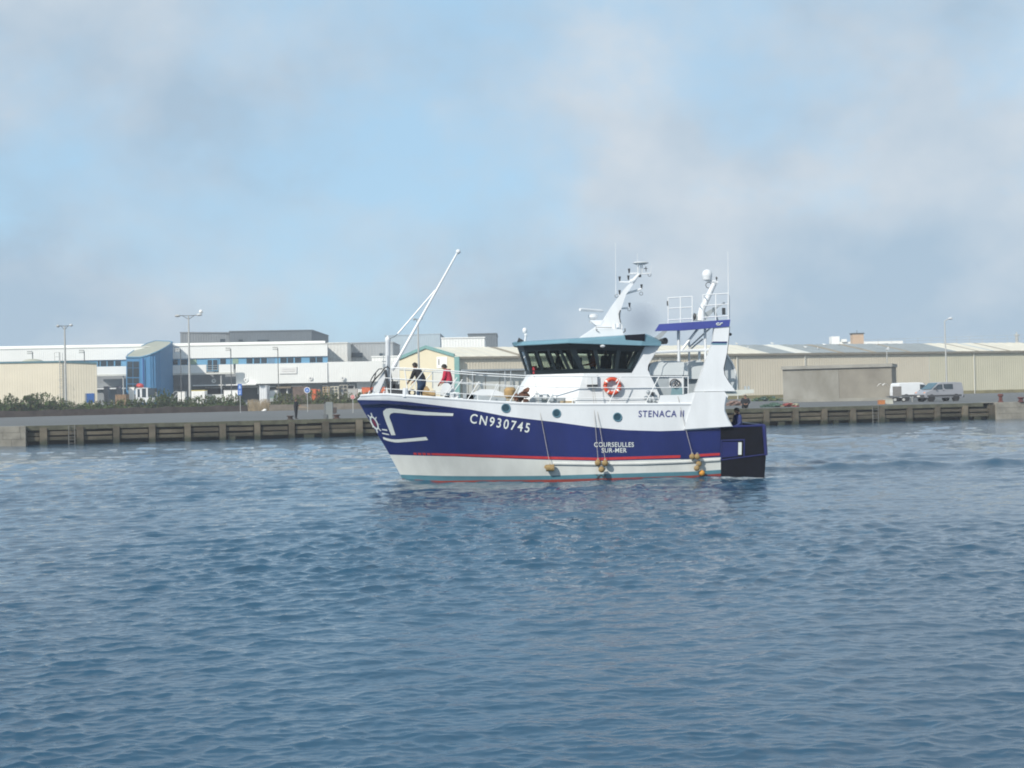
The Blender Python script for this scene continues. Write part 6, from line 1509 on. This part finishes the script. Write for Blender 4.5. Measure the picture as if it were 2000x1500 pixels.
def panel_box(name, px0, px1, y0_, y1_, Y, dep, m_, label, cat, lid=None, group=None, legs_=False):
    ce, di = pb(px0, px1, y0_, y1_, Y, dep); base = gz(ce[0], Y); t = thing(name, Vector((ce[0], ce[1], base)), label, cat, group)
    z1_ = ce[2] + di[2] / 2
    b = MB(); b.box((ce[0], ce[1], (base + z1_) / 2), (di[0], di[1], z1_ - base)); o = b.build('body', m_, t)
    bv = o.modifiers.new('Bevel', 'BEVEL'); bv.width = .06; bv.segments = 2
    b = MB(); b.box((ce[0], ce[1], z1_ + .06), (di[0] + .08, di[1] + .08, .1)); b.build('lid', lid or m_, t)
    b = MB()
    for i in (-1, 0, 1): b.box((ce[0] + i * di[0] * .3, ce[1] - di[1] / 2 - .02, (base + z1_) / 2), (.06, .06, (z1_ - base) * .86))
    b.build('rib', m_, t)
    return t
panel_box('notice_panel', 251, 262, 757.5, 781, 240, .3, CLADW, 'upright white panel left of the white yard truck', 'panel')
panel_box('straw_bale', 225, 246, 771.5, 781, 236, 2.0, mat('bale_brown', (.24, .16, .10), .95, .3, 2), 'long brown bale beside the beige shed corner', 'bale')
panel_box('tank_container', 374, 400, 763, 786, 246, 2.0, PLAINW, 'white tank container with a yellow lid behind the camera lamp post', 'container', YELLOW)
panel_box('cool_box', 402, 436, 771, 786, 248, 1.8, mat('greyish_white', (.55, .57, .56), .6), 'long low greyish white container under the dock canopy', 'container')
panel_box('cool_box', 437.5, 465, 763, 786, 246, 2.0, PLAINW, 'tall white insulated box under the balcony end', 'container')
panel_box('box_body', 507, 521, 754, 786, 244, 3.0, VANW, 'bright white box body standing at the dock', 'box body')
panel_box('cool_box', 523, 541, 763, 786, 246, 2.0, PLAINW, 'white insulated box right of the bright box body', 'container', mat('lid_grey', (.45, .46, .46), .6))
panel_box('wheeled_bin', 528, 534.5, 776.5, 792, 234, .7, mat('bin_body_pale', (.40, .43, .42), .6), 'pale wheeled bin with a green lid near the dry grass', 'bin', GREENP)
panel_box('scrap_skip', 572, 600, 755.5, 786, 245, 2.5, mat('skip_brown', (.13, .095, .08), .85, .35, .8), 'dark brown rusty skip behind the round blue sign', 'skip')
panel_box('orange_crate', 608, 617, 761, 775, 240, 1.2, ORCR, 'orange red plastic crate left of the pallets', 'crate')
panel_box('orange_crate', 617.8, 624, 762, 776, 240.5, 1.2, mat('crate_salmon', (.60, .22, .12), .6), 'salmon plastic crate touching the orange red one', 'crate')
def pallets(px0, px1, y0_, Y, label, m_, n_):
    ce, di = pb(px0, px1, y0_, 786, Y, 1.1); base = gz(ce[0], Y); t = thing('pallet_stack', Vector((ce[0], ce[1], base)), label, 'pallets', 'pallet stacks in the yard')
    top_ = ce[2] + di[2] / 2; h_ = (top_ - base) / n_
    for i in range(n_):
        b = MB(); z_ = base + h_ * i
        b.box((ce[0], ce[1], z_ + h_ * .82), (di[0], 1.1, h_ * .26))
        for q in (-.44, 0, .44): b.box((ce[0] + q * di[0], ce[1], z_ + h_ * .34), (di[0] * .1, 1.08, h_ * .66))
        b.build('pallet', m_, t)
pallets(630.5, 643, 755, 241, 'pale wooden pallets stacked upright right of the orange crates', WOOD, 9)
pallets(646, 661, 754, 242, 'cream coloured pallet stack beside the dark slotted one', mat('pallet_cream', (.55, .52, .42), .8, .2, 2), 8)
pallets(663, 679, 751, 243, 'grey slotted pallet stack nearest the bow', mat('pallet_grey', (.30, .29, .25), .85, .2, 2), 7)
panel_box('orange_skip', 707, 752, 757, 786, 236, 2.5, ORCR, 'bright orange skip just behind the trawler bow', 'skip')
panel_box('counter', 680, 698, 760, 763, 238, .8, GALV, 'grey metal counter between the pallets and the bow', 'counter')
for x0_, x1_, lb in ((203, 212, 'grey upright column at the dock, nearer the beige shed'), (227, 236, 'grey upright column at the dock, nearer the blue tower')):
    panel_box('dock_column', x0_, x1_, 756, 786, 250, .8, PURP, lb, 'column', mat('column_cap', (.10, .09, .16), .7))
# white bag on the ground and metal stairs
c_ = onground(517, 222); b = MB(); b.ball(c_ + Vector((0, 0, .15)), (.30, .25, .22), 10, jit=.15); b.ball(c_ + Vector((-.25, 0, .08)), (.25, .2, .12), 8, jit=.2)
tag(b.build('sack', PLAINW, origin=c_, smooth=True), 'white sack lying at the edge of the dry grass', 'sack')
Y_ = 244; t = thing('metal_stairs', onground(340, Y_), 'pale metal dock stairs right of the blue tower', 'stairs')
for dy_ in (0, 1.0):
    b = MB(); b.tube([P(328, 783, Y_ + dy_), P(341, 765, Y_ + dy_), P(349, 765, Y_ + dy_)], .06, 5); b.tube([P(332, 788, Y_ + dy_), P(346, 769, Y_ + dy_)], .09, 5); build_each(b, 'handrail', GALV, t)
b = MB()
for i in range(6): q = P(333 + i * 2.4, 786 - i * 3.2, Y_); b.box(q + Vector((0, .5, 0)), (.3, 1.0, .05))
b.build('tread', GALV, t)
panel_box('dock_leveller', 347, 361, 766, 786, 248, 1.5, PLAINW, 'small white dock platform behind the camera lamp post', 'platform')

# ------------------------------------------------------------------ gulls
def gull_mesh():
    b = MB(); b.ball((0, 0, .16), (.20, .08, .085), 8); b.ball((.19, 0, .26), (.06, .05, .055), 8); b.tube([(.1, 0, .2), (.18, 0, .26)], .04, 6); b.prism([(-.15, -.05, .17), (-.34, -.03, .16), (-.34, .03, .16), (-.15, .05, .17)], (0, 0, .02)); b.tube([(0, .02, .1), (0, .02, 0)], .01, 4); b.tube([(.24, 0, .25), (.30, 0, .24)], [.014, .005], 5)
    return b
gl0 = gull_mesh().build('gull', GULL)
spots = [(1503, 672.5, 'gull standing on the warehouse roof by the first grey panel'), (1492, 681, 'gull low on the cream roof near the first grey panel'), (1573, 669.5, 'gull on the ridge above the pale roof strip'), (1606, 680, 'gull low on the second grey roof panel'), (1620, 682.5, 'gull on the brown seam of the second grey roof panel'), (1662, 674.5, 'gull on the roof below the peach chimney'), (1695, 673, 'gull on the roof right of the peach chimney'), (1764, 674, 'gull on the last grey roof panel'), (1792, 671.5, 'gull near the ridge at the last grey roof panel')]
for i, (x_, y_, lb) in enumerate(spots):
    o = gl0 if i == 0 else gl0.copy()
    if i: COL.objects.link(o)
    u = along(x_); best = min((abs((P(x_, y_, roofpt(u, v / 40).y)).z - roofpt(u, v / 40).z), v / 40) for v in range(41)); q = roofpt(along(x_), best[1]); q = P(x_, y_, q.y)
    # stand it on the sheet along the same bearing
    for _ in range(20):
        v = best[1]; 
    tq = roofpt(along(x_), best[1]); o.location = Vector((tq.x, tq.y, tq.z + .05)); o.rotation_euler = (0, 0, random.uniform(0, 6.28)); o.scale = (1.5,) * 3
    tag(o, lb, 'gull', 'gulls resting on the warehouse roof')
c_ = P(1724, 752, 150); t = thing('flying_gull', c_, 'white gull gliding with arched wings before the block building', 'gull')
b = MB(); b.ball(c_, (.09, .20, .08), 8); b.ball(c_ + Vector((.0, -.2, .03)), .06, 8); b.build('body', GULL, t, smooth=True)
for s_ in (-1, 1):
    b = MB(); w_ = [(0, .05, .15), (.22, .16, .13), (.42, .08, .09), (.60, -.14, .02)]
    vs = []
    for x_, z_, ch in w_: vs += [c_ + Vector((s_ * x_, -ch, z_)), c_ + Vector((s_ * x_, ch, z_)), c_ + Vector((s_ * x_, 0, z_ + .025))]
    b.add(vs, [f for i in range(3) for f in ([3 * i, 3 * i + 3, 3 * i + 5, 3 * i + 2], [3 * i + 2, 3 * i + 5, 3 * i + 4, 3 * i + 1], [3 * i + 1, 3 * i + 4, 3 * i + 3, 3 * i])]); b.build('wing', GULL, t)

# ------------------------------------------------------------------ exhaust smoke
b = MB(); sc_ = S(1252, 626, 0.6); b.ball(sc_, (.85, .8, .75), 16)
so = b.build('exhaust_smoke', mat('dummy_smoke', (.1, .1, .1)), origin=sc_)
sm_ = bpy.data.materials.new('smoke'); sm_.use_nodes = True; t_ = sm_.node_tree; t_.nodes.clear()
o_ = t_.nodes.new('ShaderNodeOutputMaterial'); pv = t_.nodes.new('ShaderNodeVolumePrincipled'); pv.inputs['Color'].default_value = (.35, .45, .62, 1)
tcn = t_.nodes.new('ShaderNodeTexCoord'); gr = t_.nodes.new('ShaderNodeTexGradient'); gr.gradient_type = 'SPHERICAL'; t_.links.new(tcn.outputs['Object'], gr.inputs[0])
ml = t_.nodes.new('ShaderNodeMath'); ml.operation = 'MULTIPLY'; ml.inputs[1].default_value = .6; t_.links.new(gr.outputs['Fac'], ml.inputs[0]); t_.links.new(ml.outputs[0], pv.inputs['Density'])
t_.links.new(pv.outputs[0], o_.inputs['Volume'])
so.data.materials.clear(); so.data.materials.append(sm_)
tag(so, 'faint dark puff of exhaust smoke behind the trawler mast', 'smoke', kind='stuff')

# ------------------------------------------------------------------ sea air
b = MB(); b.box((0, 490, 11), (2100, 1020, 26))
hz = b.build('haze', mat('dummy_haze', (.5, .5, .5)))
hm_ = bpy.data.materials.new('sea_haze'); hm_.use_nodes = True; t_ = hm_.node_tree; t_.nodes.clear()
o_ = t_.nodes.new('ShaderNodeOutputMaterial'); pv = t_.nodes.new('ShaderNodeVolumePrincipled'); pv.inputs['Color'].default_value = (.86, .92, 1.0, 1); pv.inputs['Density'].default_value = 0.0005
t_.links.new(pv.outputs[0], o_.inputs['Volume'])
hz.data.materials.clear(); hz.data.materials.append(hm_)
tag(hz, kind='stuff')
